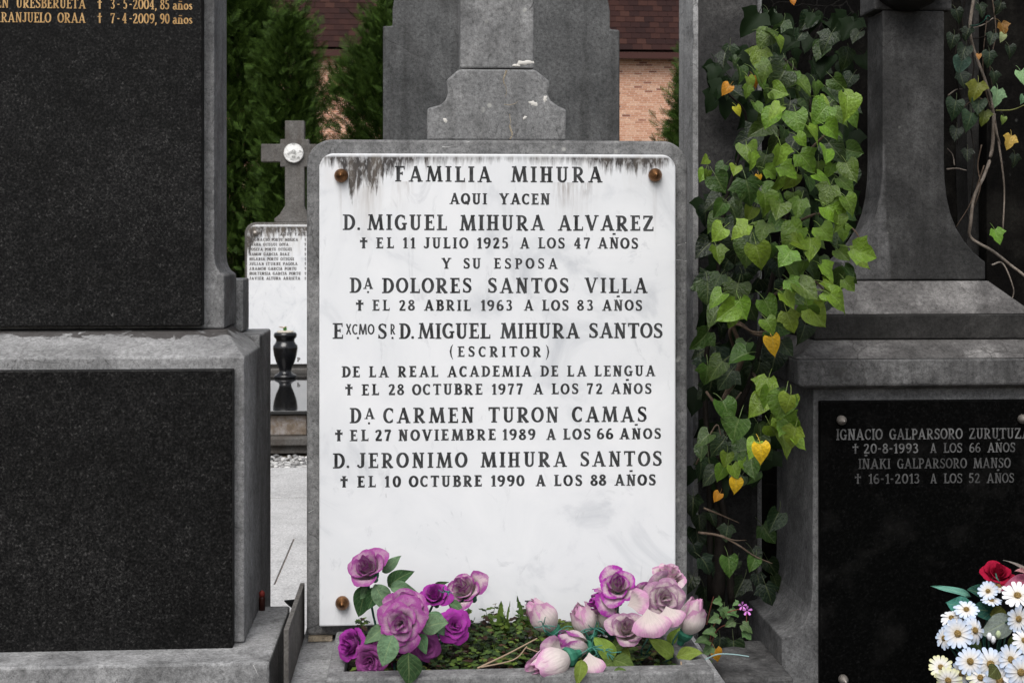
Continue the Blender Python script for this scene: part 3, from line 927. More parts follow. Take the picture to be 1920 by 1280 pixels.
fpanel = mk('marble_panel', *prism(rounded_top(X(464, FY), 2 * xc - X(464, FY), Z(551, 682, FY), pz1, 0.09), FY - 0.03, FY - 0.0), MAT['marble_far'], tomb, bevel=0.004)
rowsF = [('AQUI', 525, 546, 436, 442), ('YACEN', 552, 580, 436, 442)]
nm = ['J.IGNACIO PORTU MUGICA', 'JUANA OTEGUI GOYA', 'JOSEFA PORTU OTEGUI', 'RAMON GARCIA DIAZ', 'HILARIA PORTU OTEGUI', 'JULIAN ITURBE PAGOLA', 'J.RAMON GARCIA PORTU', 'HORTENSIA GARCIA PORTU', 'JAVIER ALTUNA ARRIETA']
ends = [559, 541, 547, 543, 551, 558, 556, 564, 563]
it = [(a, x0, x1, ta, ba, ta, ba) for a, x0, x1, ta, ba in rowsF]
letters(it, FY - 0.031, 'engraved_word', MAT['letter_far'], fpanel, s=0.26, t=0.18)
for k, (s_, e) in enumerate(zip(nm, ends)):
    y0 = 446.5 + k * 9.05
    ws = s_.split(' ')
    tot = sum(len(q) for q in ws) + 0.9 * (len(ws) - 1)
    x = 467.5; it = []
    for q in ws:
        wd = (e - 467.5) * len(q) / tot
        it.append((q, x, x + wd, y0, y0 + 5.6, y0, y0 + 5.6)); x += wd + 0.9 * (e - 467.5) / tot
    it.append(('†', 571, 574, y0, y0 + 5.6, y0, y0 + 5.6))
    letters(it, FY - 0.031, 'engraved_word', MAT['letter_far'], fpanel, s=0.26, t=0.18, seed=k)
letters([('P', 557, 563, 670, 678, 670, 678)], FY - 0.031, 'engraved_letter', MAT['letter_far'], fpanel, s=0.25, t=0.16)
# cross on top
def zz(py): return Z(551, py, FY)
def xx(px): return X(px, FY)
xl, xr = xx(534), xx(570)
cp = [(xx(514), zz(417) + .001), (xx(588), zz(417) + .001), (xx(588), zz(410)), (xx(578), zz(402)), (xx(572), zz(392)), (xr, zz(386)),
      (xr, zz(312.5)), (xx(579), zz(312.5)), (xx(579), zz(303.5)), (xx(614), zz(303.5)), (xx(614), zz(270)), (xx(579), zz(270)), (xx(579), zz(261)), (xr, zz(261)),
      (xr, zz(226)), (xl, zz(226)), (xl, zz(261)), (xx(525), zz(261)), (xx(525), zz(270)), (xx(489), zz(270)), (xx(489), zz(303.5)), (xx(525), zz(303.5)), (xx(525), zz(312.5)), (xl, zz(312.5)),
      (xl, zz(386)), (xx(530), zz(392)), (xx(524), zz(402)), (xx(514), zz(410))]
mk('stone_cross', *prism(cp, FY + 0.02, FY + 0.14), MAT['stone_far'], tomb, bevel=0.006)
def relief_mat():
    m = NM('white_relief')
    c = m.coord()
    a = m.noise(c, 22, 3, 0.6, 0.6)
    col = m.ramp(a, [(0.54, (0.78, 0.78, 0.76)), (0.62, (0.22, 0.22, 0.21)), (0.68, (0.7, 0.7, 0.68))])
    return m.done(col, 0.5, m.bump(a, 0.8, 0.02))
mr = (xx(569) - xx(532)) / 2
mk('medallion', *lathe([(mr, 0), (mr, .02), (mr * .96, .028), (mr * .88, .024), (mr * .8, .026), (mr * .4, .034), (mr * .1, .036)], (xx(550.5), FY + 0.018, zz(287)), 28, 'y'), relief_mat(), tomb, smooth=True)
mk('stud', *lathe([(.026, 0), (.026, .02), (.016, .035), (.004, .04)], (xx(480), FY - 0.03, zz(437)), 12, 'y'), MAT['steel'], tomb, smooth=True)
# slab, plinth, kerb
sz = PZ(540, 697, 0).z
zslab = Z(540, 697, FY)
yfront = PZ(540, 770, zslab).y
x0s, x1s = X(380, yfront), X(700, yfront)
mk('ledge', *box(x0s - .02, x1s + .02, FY - 0.10, FY - 0.004, 0.0, zb), MAT['stone_far'], tomb, bevel=0.008)
mk('slab', *box(x0s, x1s, yfront, FY - 0.104, zslab - 0.025, zslab), MAT['polished'], tomb, bevel=0.003)
yp = yfront + 0.05
zp1, zp0 = zslab - 0.026, Z(540, 816, yp)
mk('plinth', *box(x0s + .03, x1s - .03, yp + .03, FY - 0.2, 0.0, zp1), MAT['earth'], tomb)
rnd = random.Random(8)
xq = x0s + .03
while xq < x1s - 0.1:
    wd = rnd.uniform(0.10, 0.30)
    mk('plinth_stone', *box(xq + .005, min(xq + wd, x1s - .03) - .005, yp + rnd.uniform(-.01, .006), yp + .08, zp0, zp1 - rnd.uniform(.0, .015)), MAT['far_stones'], tomb, bevel=0.01)
    xq += wd
yk = yp - 0.10
mk('plinth_course', *box(x0s - .06, x1s + .06, yk, FY - 0.3, Z(540, 836, yk), zp0 - .002), MAT['stone_far'], tomb, bevel=0.01)
yk2 = yk + 0.04
mk('plinth_course', *box(x0s - .03, x1s + .03, yk2, FY - 0.3, Z(540, 850, yk2), Z(540, 836, yk) - .002), MAT['stone_far'], tomb, bevel=0.006)
mk('footing', *box(x0s + .05, x1s - .05, yk2 + 0.25, FY - 0.3, 0.0, Z(540, 850, yk2) - .002), MAT['earth'], tomb)
# urn standing on the slab
uy = PZ(535, 708, zslab).y
ub = P(535, 708, uy); ub.z = zslab
k = (uy + 2.6) / FPX
um = [(21, 0), (21, 4), (19, 6), (13, 9), (11, 13), (12, 18), (17, 29), (21, 42), (23, 55), (22.5, 60), (19, 64), (17, 68), (17.5, 72), (21, 76), (21.5, 80), (20, 84), (16, 85)]
urn = thing('urn', 'glossy black urn vase on the far tomb slab', 'urn', ub)
mk('body', *lathe([(r * k, h * k) for r, h in um], ub, 32), MAT['urn_black'], urn, smooth=True)
mk('liner', *lathe([(15.5 * k, 85 * k), (15 * k, 87 * k), (13 * k, 87.5 * k)], ub, 24), MAT['urn_lip'], urn)
fl = thing('small_flower', 'tiny cream flower with green leaf sticking out of the black urn', 'flower', ub + Vector((-2 * k, 0, 87 * k)))
fb = wloc(fl)
MAT['cream'] = plain('cream_petal', (0.62, 0.45, 0.32), 0.6)
MAT['green_s'] = plain('green_plastic', (0.04, 0.14, 0.02), 0.5)
for a in range(6):
    an = a * 1.05
    d = Vector((math.cos(an), math.sin(an) * .5, .35)) * (9 * k)
    sd_ = Vector((-math.sin(an), math.cos(an) * .5, .3)) * (3 * k)
    c0 = fb + Vector((-2 * k, 0, 5 * k))
    mk('petal', [c0, c0 + d * .6 + sd_, c0 + d, c0 + d * .6 - sd_], [[0, 1, 2, 3]], MAT['cream'], fl)
mk('leaf', [fb + Vector((-1, -1, -1)) * (1.5 * k), fb + Vector((5 * k, -1 * k, 2 * k)), fb + Vector((4 * k, -1 * k, 9 * k)), fb + Vector((-2 * k, -1 * k, 6 * k))], [[0, 1, 2, 3]], MAT['green_s'], fl)
mk('stalk', *tube([fb + Vector((0, 0, -4 * k)), fb + Vector((-1 * k, 0, 6 * k))], 1.2 * k, 1 * k, 5), MAT['green_s'], fl)

# ================================================================== GREY STELE behind the main grave
SY = 0.55
st = thing('stele', 'wide dull grey stone stele with shoulders behind the small broken cross', 'stele', (X(940, SY), SY + .08, 0))
def sz_(py): return Z(940, py, SY)
def sx_(px): return X(px, SY)
pr = [(sx_(718), 0), (sx_(1162), 0), (sx_(1162), sz_(54)), (sx_(1144), sz_(53)), (sx_(1144), sz_(20)), (sx_(1136), sz_(-30)), (sx_(1110), sz_(-90)), (sx_(1060), sz_(-140)), (sx_(940), sz_(-165)), (sx_(820), sz_(-140)), (sx_(770), sz_(-90)), (sx_(744), sz_(-30)), (sx_(736), sz_(20)), (sx_(736), sz_(51)), (sx_(718), sz_(51))]
mk('stele_stone', *prism(pr, SY, SY + 0.16), MAT['stone_rear'], st, bevel=0.004)

# ================================================================== MAIN GRAVE
MG = thing('headstone', 'grey stone headstone framing a white marble panel with black lettering', 'headstone', (X(935, .02), 0.08, 0))
FR = 0.022
def hz(py, Y=FR, px=935): return Z(px, py, Y)
zbase = Z(640, 1194, FR)
pr = rounded_top(X(575, FR), X(1289, FR), zbase + .004, hz(263), 0.048, 10)
mk('frame', *prism(pr, FR, 0.16), MAT['stone'], MG, bevel=0.005)
ptop = hz(289, 0)
_mx = wloc(MG).x
MAT['marble'] = marble('white_marble', ptop, X(600, 0) - _mx, X(1267, 0) - _mx, depth=0.085, prof=[(0.0, .36), (.05, .5), (.085, .85), (.14, 1.05), (.20, .75), (.28, .38), (.45, .28), (.62, .30), (.74, .32), (.82, .50), (.88, .62), (.93, .66), (.97, .38), (1.0, .30)],
    drips=[(X(a_, 0) - _mx, hz(b_, 0), wd_, l_, k_) for a_, b_, wd_, l_, k_ in ((1058, 342, .022, .05, .9), (1098, 342, .014, .035, .9), (1075, 342, .05, .10, .35), (765, 341, .012, .03, .7), (750, 341, .02, .07, .3), (640, 343, .006, .12, .35), (1228, 343, .006, .12, .3), (690, 350, .03, .08, .35), (900, 341, .02, .03, .3), (868, 341, .008, .02, .6))])
mpanel = mk('marble_panel', *prism(rounded_top(X(598.5, 0), X(1267, 0), Z(935, 1168, 0), ptop, 0.027, 8), 0.0, FR - .0005), MAT['marble'], MG, bevel=0.0025)
A = 'engraved_word'
L = letters
LD = MAT['letter_dark']
def put(words, ta, ba, tb, bb, seed, s=0.205, t=0.115, extra=()):
    x0, x1 = words[0][1], words[-1][2]
    items = line_of(words, x0, x1, ta, ba, tb, bb) + list(extra)
    return letters(items, 0.0, A, LD, mpanel, s, t, seed=seed)
put([('FAMILIA', 741, 921), ('MIHURA', 958, 1129)], 311.5, 340.8, 312.8, 342.5, 1, 0.215, 0.12)
put([('AQUI', 843, 913), ('YACEN', 936.5, 1031.5)], 362.3, 383.2, 363, 384, 2, 0.235, 0.155)
put([('D.', 643, 676), ('MIGUEL', 689, 838.5), ('MIHURA', 862, 1021), ('ALVAREZ', 1046, 1226.5)], 402, 431.5, 404.3, 433, 3)
put([('†', 674, 690), ('EL', 705.5, 738.5), ('11', 755, 778), ('JULIO', 794, 877.5), ('1925', 894, 953.5), ('A', 975, 992.5), ('LOS', 1009, 1059.5), ('47', 1075.5, 1107), ('AÑOS', 1121, 1197)], 445, 465.6, 445.5, 466.5, 4, 0.225, 0.145)
put([('Y', 828, 846), ('SU', 868, 902), ('ESPOSA', 926, 1045.5)], 483.8, 504, 484, 504, 5, 0.215, 0.14)
put([('D', 655.5, 678), ('DOLORES', 716.5, 885), ('SANTOS', 914, 1067), ('VILLA', 1096, 1214)], 520.8, 549.3, 520.8, 549.3, 6, extra=[('A', 681.5, 699.5, 520.8, 541.5, 520.8, 541.5), ('.', 687.5, 692.5, 528, 549, 528, 549)])
put([('†', 666.5, 682.5), ('EL', 698.5, 731), ('28', 748, 778), ('ABRIL', 795.5, 882.5), ('1963', 901, 961), ('A', 982.5, 1000), ('LOS', 1016.5, 1067), ('83', 1082, 1112.5), ('AÑOS', 1129, 1204.5)], 562, 582.5, 562, 582.5, 7, 0.225, 0.145)
put([('E', 624, 644), ('S', 707.5, 726), ('D.', 748, 777), ('MIGUEL', 784, 919.5), ('MIHURA', 938, 1086.5), ('SANTOS', 1103.5, 1243.5)], 606, 635.5, 605, 633.5, 8, extra=[('.', 668.5, 674, 612, 635.5, 612, 635.5), ('.', 733, 738.5, 612, 635.5, 612, 635.5)])
letters([('XCMO', 648, 702, 607, 627, 607, 627), ('R', 731, 741.5, 607, 627, 607, 627)], 0.0, A, LD, mpanel, 0.17, 0.16, serif=False, seed=9)
put([('ESCRITOR', 858, 1015)], 649, 669, 648.8, 668.8, 10, 0.215, 0.14, extra=[('(', 843, 850, 649, 669, 649, 669), (')', 1023, 1030, 649, 669, 649, 669)])
put([('DE', 641, 675), ('LA', 692, 728.5), ('REAL', 746, 822), ('ACADEMIA', 839, 997), ('DE', 1013, 1047), ('LA', 1063, 1099.5), ('LENGUA', 1115, 1228.5)], 686.5, 707.3, 684.7, 704.8, 11, 0.225, 0.145)
put([('†', 646.5, 662), ('EL', 678.5, 711), ('28', 728, 758), ('OCTUBRE', 773, 905), ('1977', 921.5, 981), ('A', 1000, 1018), ('LOS', 1034.5, 1085), ('72', 1100, 1130), ('AÑOS', 1146, 1222)], 720, 741, 717.8, 738, 12, 0.225, 0.145)
put([('D', 656, 678), ('CARMEN', 718, 889.5), ('TURON', 915, 1048), ('CAMAS', 1072, 1213.5)], 764.5, 793.3, 761.5, 790.5, 13, extra=[('A', 683.5, 702.5, 764.5, 785, 764.5, 785), ('.', 689.5, 694.5, 772, 795, 772, 795)])
put([('†', 627.5, 643.5), ('EL', 656, 691), ('27', 703, 734), ('NOVIEMBRE', 747, 930), ('1989', 942, 1004), ('A', 1024.5, 1042), ('LOS', 1056, 1108), ('66', 1119, 1150), ('AÑOS', 1162, 1240)], 805.5, 827, 802, 822.5, 14, 0.24, 0.155)
put([('D.', 624, 656), ('JERONIMO', 669, 876), ('MIHURA', 901, 1063), ('SANTOS', 1087, 1242)], 849, 877.5, 844.8, 873.3, 15)
put([('†', 637.5, 653), ('EL', 670, 705), ('10', 721, 751), ('OCTUBRE', 767, 904), ('1990', 920, 983), ('A', 1004.5, 1022.5), ('LOS', 1039, 1092), ('88', 1107, 1136.5), ('AÑOS', 1152.5, 1230)], 892, 913.5, 888.5, 909.5, 16, 0.24, 0.155)
letters([('R', 984, 1009, 1125, 1157, 1125, 1157)], 0.0, 'engraved_letter', LD, mpanel, 0.2, 0.12, seed=17)
def stud(px, py, Y, r, mat, parent):
    c = P(px, py, Y)
    return mk('stud', *lathe([(r * 1.0, 0.0), (r * 1.02, .004), (r * .97, .008), (r * .75, .013), (r * .42, .0175), (r * .16, .0215), (r * .03, .0225)], c, 24, 'y'), mat, parent, smooth=True)
for px, py in ((640, 329.5), (1228, 328.5), (642, 1129), (1229, 1126)):
    stud(px, py, -0.0006, 0.0128, MAT['brass'], MG)
# broken cross on top
CY = 0.045
ct = hz(263) + .001
def cz(py): return Z(932, py, CY)
def cx_(px): return X(px, CY)
pts = [(801, None), (1061, None), (1062, 205), (1046, 198), (1033, 188), (1027, 177), (1031, 161), (1030, 151), (1020, 143), (1003, 130), (861, 130), (846, 143), (837, 151), (838, 161), (840, 175), (836, 187), (827, 197), (801, 204)]
mk('cross_base', *prism([(cx_(a), ct if b is None else cz(b)) for a, b in pts], CY, CY + 0.11), MAT['stone_cross'], MG, bevel=0.004)
mk('cross_shaft', *box(cx_(863), cx_(1001.5), CY + .006, CY + 0.10, cz(130) + .0025, cz(-260)), MAT['stone_cross'], MG, bevel=0.003)
MAT['plaster'] = NM('pale_repair').done((0.62, 0.60, 0.56), 0.9)
def blob(name, px, py, Y, rx, rz, th, mat, parent, seed):
    rg = random.Random(seed)
    n = 16
    c = P(px, py, Y)
    V = [(c.x, Y - th, c.z)]
    for ring, q in ((0.6, .8), (1.0, 0.0)):
        for i in range(n):
            a = 2 * math.pi * i / n
            k = ring * (0.95 + 0.28 * math.sin(2 * a + seed) + 0.16 * math.sin(5 * a + 2 * seed)) * rg.uniform(0.85, 1.12)
            V.append((c.x + rx * k * math.cos(a), Y - th * q + .0006 * (ring == 1.0), c.z + rz * k * math.sin(a)))
    F = [[0, 1 + i, 1 + (i + 1) % n] for i in range(n)] + [[1 + i, 1 + n + i, 1 + n + (i + 1) % n, 1 + (i + 1) % n] for i in range(n)]
    F = [f[::-1] for f in F]
    return mk(name, V, F, mat, parent, smooth=True)
blob('mortar_patch', 983, 118, CY + .006, 0.016, 0.007, .0012, MAT['plaster'], MG, 1)
blob('mortar_patch', 968, 123, CY + .006, 0.008, 0.004, .001, MAT['plaster'], MG, 2)
blob('mortar_patch', 1000, 194, CY, 0.010, 0.006, .0008, MAT['plaster'], MG, 3)
blob('mortar_patch', 835, 226, CY, 0.006, 0.005, .0008, MAT['plaster'], MG, 4)
blob('mortar_patch', 1022, 186, CY, 0.006, 0.006, .0008, MAT['plaster'], MG, 5)
blob('mortar_patch', 984, 221, CY, 0.005, 0.004, .0008, MAT['plaster'], MG, 6)
MAT['mortar_line'] = stone('sandy_mortar', (0.20, 0.165, 0.12), (0.31, 0.26, 0.19), (0.40, 0.35, 0.27), seed=51, scale=4)
rgc = random.Random(6)
for seg_, ra in (([(949, 132), (946, 140), (944, 148), (946, 158)], .0022), ([(946, 158), (949, 170), (948, 182)], .0009), ([(956, 214), (957, 228), (955, 236)], .0010), ([(955, 236), (958, 246), (959, 254), (958, 261)], .0026), ([(946, 196), (955, 197), (966, 194), (972, 190)], .0009)):
    pts_ = catmull([P(a_ + rgc.uniform(-1.5, 1.5), b_, CY) for a_, b_ in seg_], 4)
    mk('mortar_crack', *tube([Vector((p.x + rgc.uniform(-.0007, .0007), CY + ra * .45, p.z)) for p in pts_], ra, ra * .7, 6), MAT['mortar_line'], MG)
mk('mortar_joint', *box(X(577, 0), X(622, 0), 0.012, 0.05, zbase - .0042, zbase + .0038), MAT['mortar_line'], MG)

MAT['scratch'] = plain('pale_scratch', (0.55, 0.55, 0.54), 0.9)
def scratch(pp, Y, r, parent):
    pt = catmull([P(a_, b_, Y) for a_, b_ in pp], 4)
    mk('scratch', *tube([Vector((q.x, Y + r * .6, q.z)) for q in pt], r, r * .5, 5), MAT['scratch'], parent)
scratch([(829, 275), (838, 276), (852, 273), (880, 266)], FR, .0011, MG)
scratch([(1270, 460), (1278, 458), (1287, 455)], FR, .0009, MG)
scratch([(1268, 487), (1278, 488), (1288, 490)], FR, .0008, MG)
scratch([(579, 960), (588, 955), (596, 951)], FR, .0008, MG)

# base block under the frame and its apron
zb0 = zbase - .005
bx0, bx1 = X(566, FR), X(1300, FR)
mk('base_block', *box(bx0, bx1, -0.62, 0.20, 0.0, zb0 - .001), MAT['stone_left'], MG, bevel=0.006)

# planter in front
pl = thing('stone_planter', 'low grey stone flower trough at the foot of the marble headstone', 'planter', (X(950, -.2), -.2, zb0))
zr = zb0 + 0.028
pb = -0.018                                   # back edge
pfo = PZ(640, 1272, zr).y                     # front outer edge
pfi = PZ(640, 1257, zr).y
pxl, pxli = PZ(626, 1203, zr).x, PZ(645, 1257, zr).x
pxr, pxri = PZ(1302, 1203, zr).x, PZ(1284, 1257, zr).x
z_floor = zb0 - .06
mk('wall', *box(pxl, pxr, pfo, pfi, zb0, zr), MAT['stone'], pl, bevel=0.004)
mk('wall', *box(pxl, pxli, pfi + .001, pb, zb0, zr), MAT['stone'], pl, bevel=0.004)
mk('wall', *box(pxri, pxr, pfi + .001, pb, zb0, zr), MAT['stone'], pl, bevel=0.004)
def soil_mat():
    m = NM('dark_soil')
    c = m.coord()
    b = m.noise(c, 70, 5, 0.7)
    return m.done(m.ramp(b, [(0.35, (0.006, 0.005, 0.004)), (0.6, (0.022, 0.017, 0.011)), (0.75, (0.05, 0.038, 0.022))]), 0.95, m.bump(b, 0.8, 0.02), spec=0.1)
MAT['soil'] = soil_mat()
mk('soil', *box(pxli + .001, pxri - .001, pfi + .002, pb - .001, zb0 - .0005, zb0 + .008), MAT['soil'], pl)

# thin kerb stone between the two graves
kz1 = Z(541, 1180, -0.25)
kx = X(541, -0.25)
kb = mk('kerb_stone', *prism([(kx - .008, 0.0), (kx, 0.0), (kx, kz1), (kx - .008, kz1)], -0.25, 0.07), MAT['stone_far'])
tag(kb, 'thin upright grey kerb stone between the black granite grave and the marble headstone', 'kerb stone')

# ================================================================== LEFT MONUMENT (black granite)
LY1, LY2 = -0.12, 0.03       # lower front plane, upper front plane
lm = thing('grave_monument', 'pale grey stone monument faced with two black granite panels at left', 'monument', (X(0, 0), 0.1, 0))
S1 = MAT['stone_left']
MAT['ledge'] = stone('stained_ledge_stone', (0.15, 0.15, 0.151), (0.235, 0.235, 0.236), (0.34, 0.34, 0.341), seed=3.6, grime=0.35, veins=0.35, streak=0.1)
def ledge_stain(mat, za, zb_):
    t = mat.node_tree; b = t.nodes['Principled BSDF']; src = b.inputs['Base Color'].links[0].from_socket
    h = NM.__new__(NM); h.m, h.t, h.b = mat, t, b
    c = h.coord(); z = h.sep(c)[2]
    lim = h.math('ADD', za, h.math('MULTIPLY', h.noise(h.mapping(c, scale=(1, 1, 0.3)), 26, 4, 0.65, 0.6), zb_ - za))
    f = h.math('DIVIDE', h.math('SUBTRACT', z, lim), 0.004, clamp=True)
    h.put(b.inputs['Base Color'], h.mix(h.math('MULTIPLY', f, 0.85), src, (0.035, 0.030, 0.028)))
xL = X(-420, LY1)
xr1 = X(458, LY1)
# base step
zs = Z(505, 1241, -0.235)
xs = X(505, -0.235)
yb_ = 0.13
mk('base_step', *box(xL - .12, xs, -0.235, yb_, 0.0, zs), S1, lm, bevel=0.004)
zf = Z(458, 669, LY1)                     # front edge of the sloping ledge
zbk = Z(421, 617, LY2 - .004)
yrear = 0.129
# lower block with sloping top: front slope and side slope
lxs = X(443, .12)
mk('lower_block', *loft([(xL, xr1, LY1, yrear, zs + .001), (xL, xr1, LY1, yrear, zf), (xL + .06, X(424, LY2), LY2 - .015, yrear - .0, zbk)]), MAT['ledge'], lm, bevel=0.003)
ledge_stain(MAT['ledge'], zbk - .034, zbk + .012)
z_rb = Z(484, 628, yrear + .003)
mk('rear_block', *box(xL, xr1 - .002, yb_ + .003, yrear + .20, 0.0, z_rb), S1, lm, bevel=0.004)
# lower granite
gz1, gz0 = Z(436, 693, LY1 - .028), Z(436, 1219, LY1 - .028)
MATG = MAT['granite']
mk('granite_panel', *box(xL + .03, X(436, LY1 - .028), LY1 - .028, LY1 - .0005, gz0, gz1), MATG, lm, bevel=0.002)
# upper plinth, flare and shaft: profile extruded
def ux(px): return X(px, LY2)
def uzz(py): return Z(415, py, LY2)
prof = [(X(-440, LY2), zbk + .001), (ux(421), zbk + .001), (ux(421), uzz(517)), (ux(417), uzz(514)), (ux(412), uzz(511)), (ux(407), uzz(504)), (ux(403.5), uzz(494)), (ux(402), uzz(480)), (ux(402), uzz(-400)), (X(-440, LY2), uzz(-400))]
mk('upper_block', *prism(prof, LY2, LY2 + .165), S1, lm, bevel=0.003)
zr2 = Z(450, 523, LY2 + .17)
mk('back_slab', *box(X(-440, LY2), X(456, LY2 + .168), LY2 + .168, LY2 + .26, z_rb + .002, zr2), S1, lm, bevel=0.003)
GU = 0.0
ugr = X(378.5, GU)
up = mk('granite_panel', *box(X(-430, GU), ugr, GU, LY2 - .0005, Z(370, 611, GU), Z(370, -380, GU)), MATG, lm, bevel=0.002)
g1 = [('EN', -8, 17), ('URESBERUETA', 30, 161), ('+', 182, 192), ('3', 207, 216), ('-', 219, 225), ('5', 231, 239), ('-', 242, 248), ('2004,', 249, 294), ('85', 300, 318), ('años', 324, 361)]
g2 = [('ARANJUELO', -12, 96), ('ORAA', 108, 160.5), ('+', 182, 192), ('7', 207, 216), ('-', 219, 225), ('4', 229, 238), ('-', 242, 248), ('2009,', 249, 294), ('90', 300, 318), ('años', 324, 361)]
for i, (gg, ta, ba, tb, bb) in enumerate(((g1, -4, 14.6, 0, 19), (g2, 23, 41.8, 26.5, 45.5))):
    letters(line_of(gg, -12, 361, ta, ba, tb, bb), GU, A, MAT['letter_gold'], up, 0.17, 0.095, seed=30 + i, jitter=0.002)

scratch([(475, 1246), (481, 1259), (490, 1283)], -0.235, .0012, lm)
# small bits by the left monument
rc = P(490, 1150, 0.05)
rb = thing('red_candle', 'small red topped candle stub against the side of the black granite monument', 'candle', (xr1 + .006, 0.10, zs))
q = wloc(rb)
MAT['red'] = plain('red_wax', (0.28, 0.04, 0.03), 0.6)
MAT['brown'] = plain('brown_glass', (0.05, 0.014, 0.01), 0.4)
mk('holder', *lathe([(.006, 0), (.006, .022), (.005, .026)], q, 10), MAT['brown'], rb, smooth=True)
mk('wax', *lathe([(.0052, .0262), (.0056, .034), (.002, .038)], q, 10), MAT['red'], rb, smooth=True)
bsc = P(548, 1133, 0.33)
V = [(X(533, .33), .33, Z(533, 1127, .33)), (X(556, .33), .34, Z(556, 1127, .33)), (X(556, .33), .33, Z(556, 1146, .33)), (X(542, .33), .325, Z(542, 1134, .33))]
V2 = [(x, y + .003, z + .002) for x, y, z in V]
o = mk('gap_sheet', V + V2, [[0, 3, 2, 1], [4, 5, 6, 7], [0, 1, 5, 4], [1, 2, 6, 5], [2, 3, 7, 6], [3, 0, 4, 7]], plain('gap_black', (0.008, 0.008, 0.008), 0.5))  # added black sheet standing in for the dark gap by the kerb
tag(o, 'small black sheet standing in for the dark gap behind the thin kerb stone', 'gap sheet')

# ================================================================== TALL SOOTY SLAB between ivy and headstone
TY = 0.27
ts = thing('tall_slab', 'tall narrow sooty stone slab with pale sawn edge behind the ivy', 'slab', (X(1360, TY), TY + .09, 0))
tx0, tx1 = X(1310, TY), X(1421, TY)
ztop = Z(1310, -300, TY)
mk('slab_front', *box(tx0, tx1, TY, TY + .16, 0, ztop), MAT['stone_slab'], ts, bevel=0.004)
rnd = random.Random(3)
# pale edge strip with broken arris
pe = [(tx0 - .006, 0.0)]
V, F = [], []
zs_ = np.linspace(0.3, ztop - .002, 60)
for i, zq in enumerate(zs_):
    j = rnd.uniform(0, .003) if rnd.random() < .3 else 0
    V += [(tx0 - .012 + j, TY + .002, zq), (tx0 - .012, TY + .158, zq), (tx0 - .0005, TY + .002 - .0, zq), (tx0 - .0005, TY + .158, zq)]
for i in range(len(zs_) - 1):
    a = 4 * i
    F += [[a, a + 4, a + 5, a + 1], [a + 2, a + 6, a + 4, a], [a + 1, a + 5, a + 7, a + 3]]
F += [[0, 1, 3, 2], [4 * 59, 4 * 59 + 2, 4 * 59 + 3, 4 * 59 + 1]]
mk('sawn_edge', V, F, MAT['stone_slab_side'], ts)
mk('right_edging', *box(tx1 + .0005, tx1 + .014, TY + .02, TY + .16, 0.3, ztop - .01), MAT['stone_slab_side'], ts, bevel=0.003)

# ================================================================== DARK WALL behind right monument
WY = 0.62
wl = thing('garden_wall', 'stone wall painted almost black for deep shade behind the ivy and the right hand monument', 'wall', (X(1700, WY), WY + .1, 0))
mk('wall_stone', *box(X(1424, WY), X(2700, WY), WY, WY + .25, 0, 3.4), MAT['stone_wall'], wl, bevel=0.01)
# a rough buttress strip and a smooth dark slab in front of it
rg = random.Random(12)
V, F = [], []
n = 40
zq0, zq1 = 0.4, 3.2
for i in range(n):
    zq = zq0 + (zq1 - zq0) * i / (n - 1)
    a, b = rg.uniform(-.010, .010), rg.uniform(-.010, .010)
    xa_, xb_ = X(1818, WY - .06) + a, X(1848, WY - .06) + b
    V += [(xa_, WY - .001, zq), (xa_ + .006, WY - .05 + rg.uniform(-.006, .006), zq), (xb_ - .006, WY - .05 + rg.uniform(-.006, .006), zq), (xb_, WY - .001, zq)]
for i in range(n - 1):
    for j in range(3):
        F.append([4 * i + j, 4 * i + j + 1, 4 * i + j + 5, 4 * i + j + 4])
F += [[3, 2, 1, 0], [4 * n - 4, 4 * n - 3, 4 * n - 2, 4 * n - 1]]
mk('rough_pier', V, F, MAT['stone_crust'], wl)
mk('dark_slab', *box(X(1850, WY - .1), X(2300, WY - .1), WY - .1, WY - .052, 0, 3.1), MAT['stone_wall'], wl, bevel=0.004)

# ================================================================== RIGHT MONUMENT
RMm = thing('grave_monument', 'weathered monument in stone darkened for shade with flared pillar, stepped cornice and black panel at right', 'monument', (X(1713, .1), 0.12, 0))
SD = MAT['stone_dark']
xcR = X(1713, 0.065)
def mir(x): return 2 * xcR - x
yC, yB2, yS = -0.05, 0.0, 0.065
yBack = 0.27
def rz(px, py, Y): return Z(px, py, Y)
cxl = X(1494, yC)
zc0, zc1 = rz(1500, 724, yC), rz(1490, 674, yC)
b2l = X(1526, yB2)
z20, z21 = rz(1526, 638, yB2), rz(1526, 590, yB2)
shl = X(1577, yS)
z3 = rz(1577, 527, yS)
yBk2, yBk3 = yBack - .05, yBack - .10
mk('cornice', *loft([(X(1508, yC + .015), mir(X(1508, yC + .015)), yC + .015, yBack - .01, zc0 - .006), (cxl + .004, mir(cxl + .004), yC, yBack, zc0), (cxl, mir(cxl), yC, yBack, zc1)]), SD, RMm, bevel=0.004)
mk('cornice_slope', *loft([(cxl + .001, mir(cxl + .001), yC + .001, yBack - .001, zc1 + .0005), (b2l, mir(b2l), yB2, yBk2, z20)]), MAT['stone_slope'], RMm, bevel=0.002)
mk('stepped_band', *loft([(b2l, mir(b2l), yB2, yBk2, z20 + .0012), (b2l, mir(b2l), yB2, yBk2, z21)]), MAT['stone_crust'], RMm, bevel=0.003)
mk('band_slope', *loft([(b2l + .001, mir(b2l + .001), yB2 + .001, yBk2 - .001, z21 + .0005), (shl - .004, mir(shl - .004), yS - .004, yBk3, z3)]), MAT['stone_slope'], RMm, bevel=0.002)
def shx(px): return X(px, yS)
def shz(py): return Z(1713, py, yS)
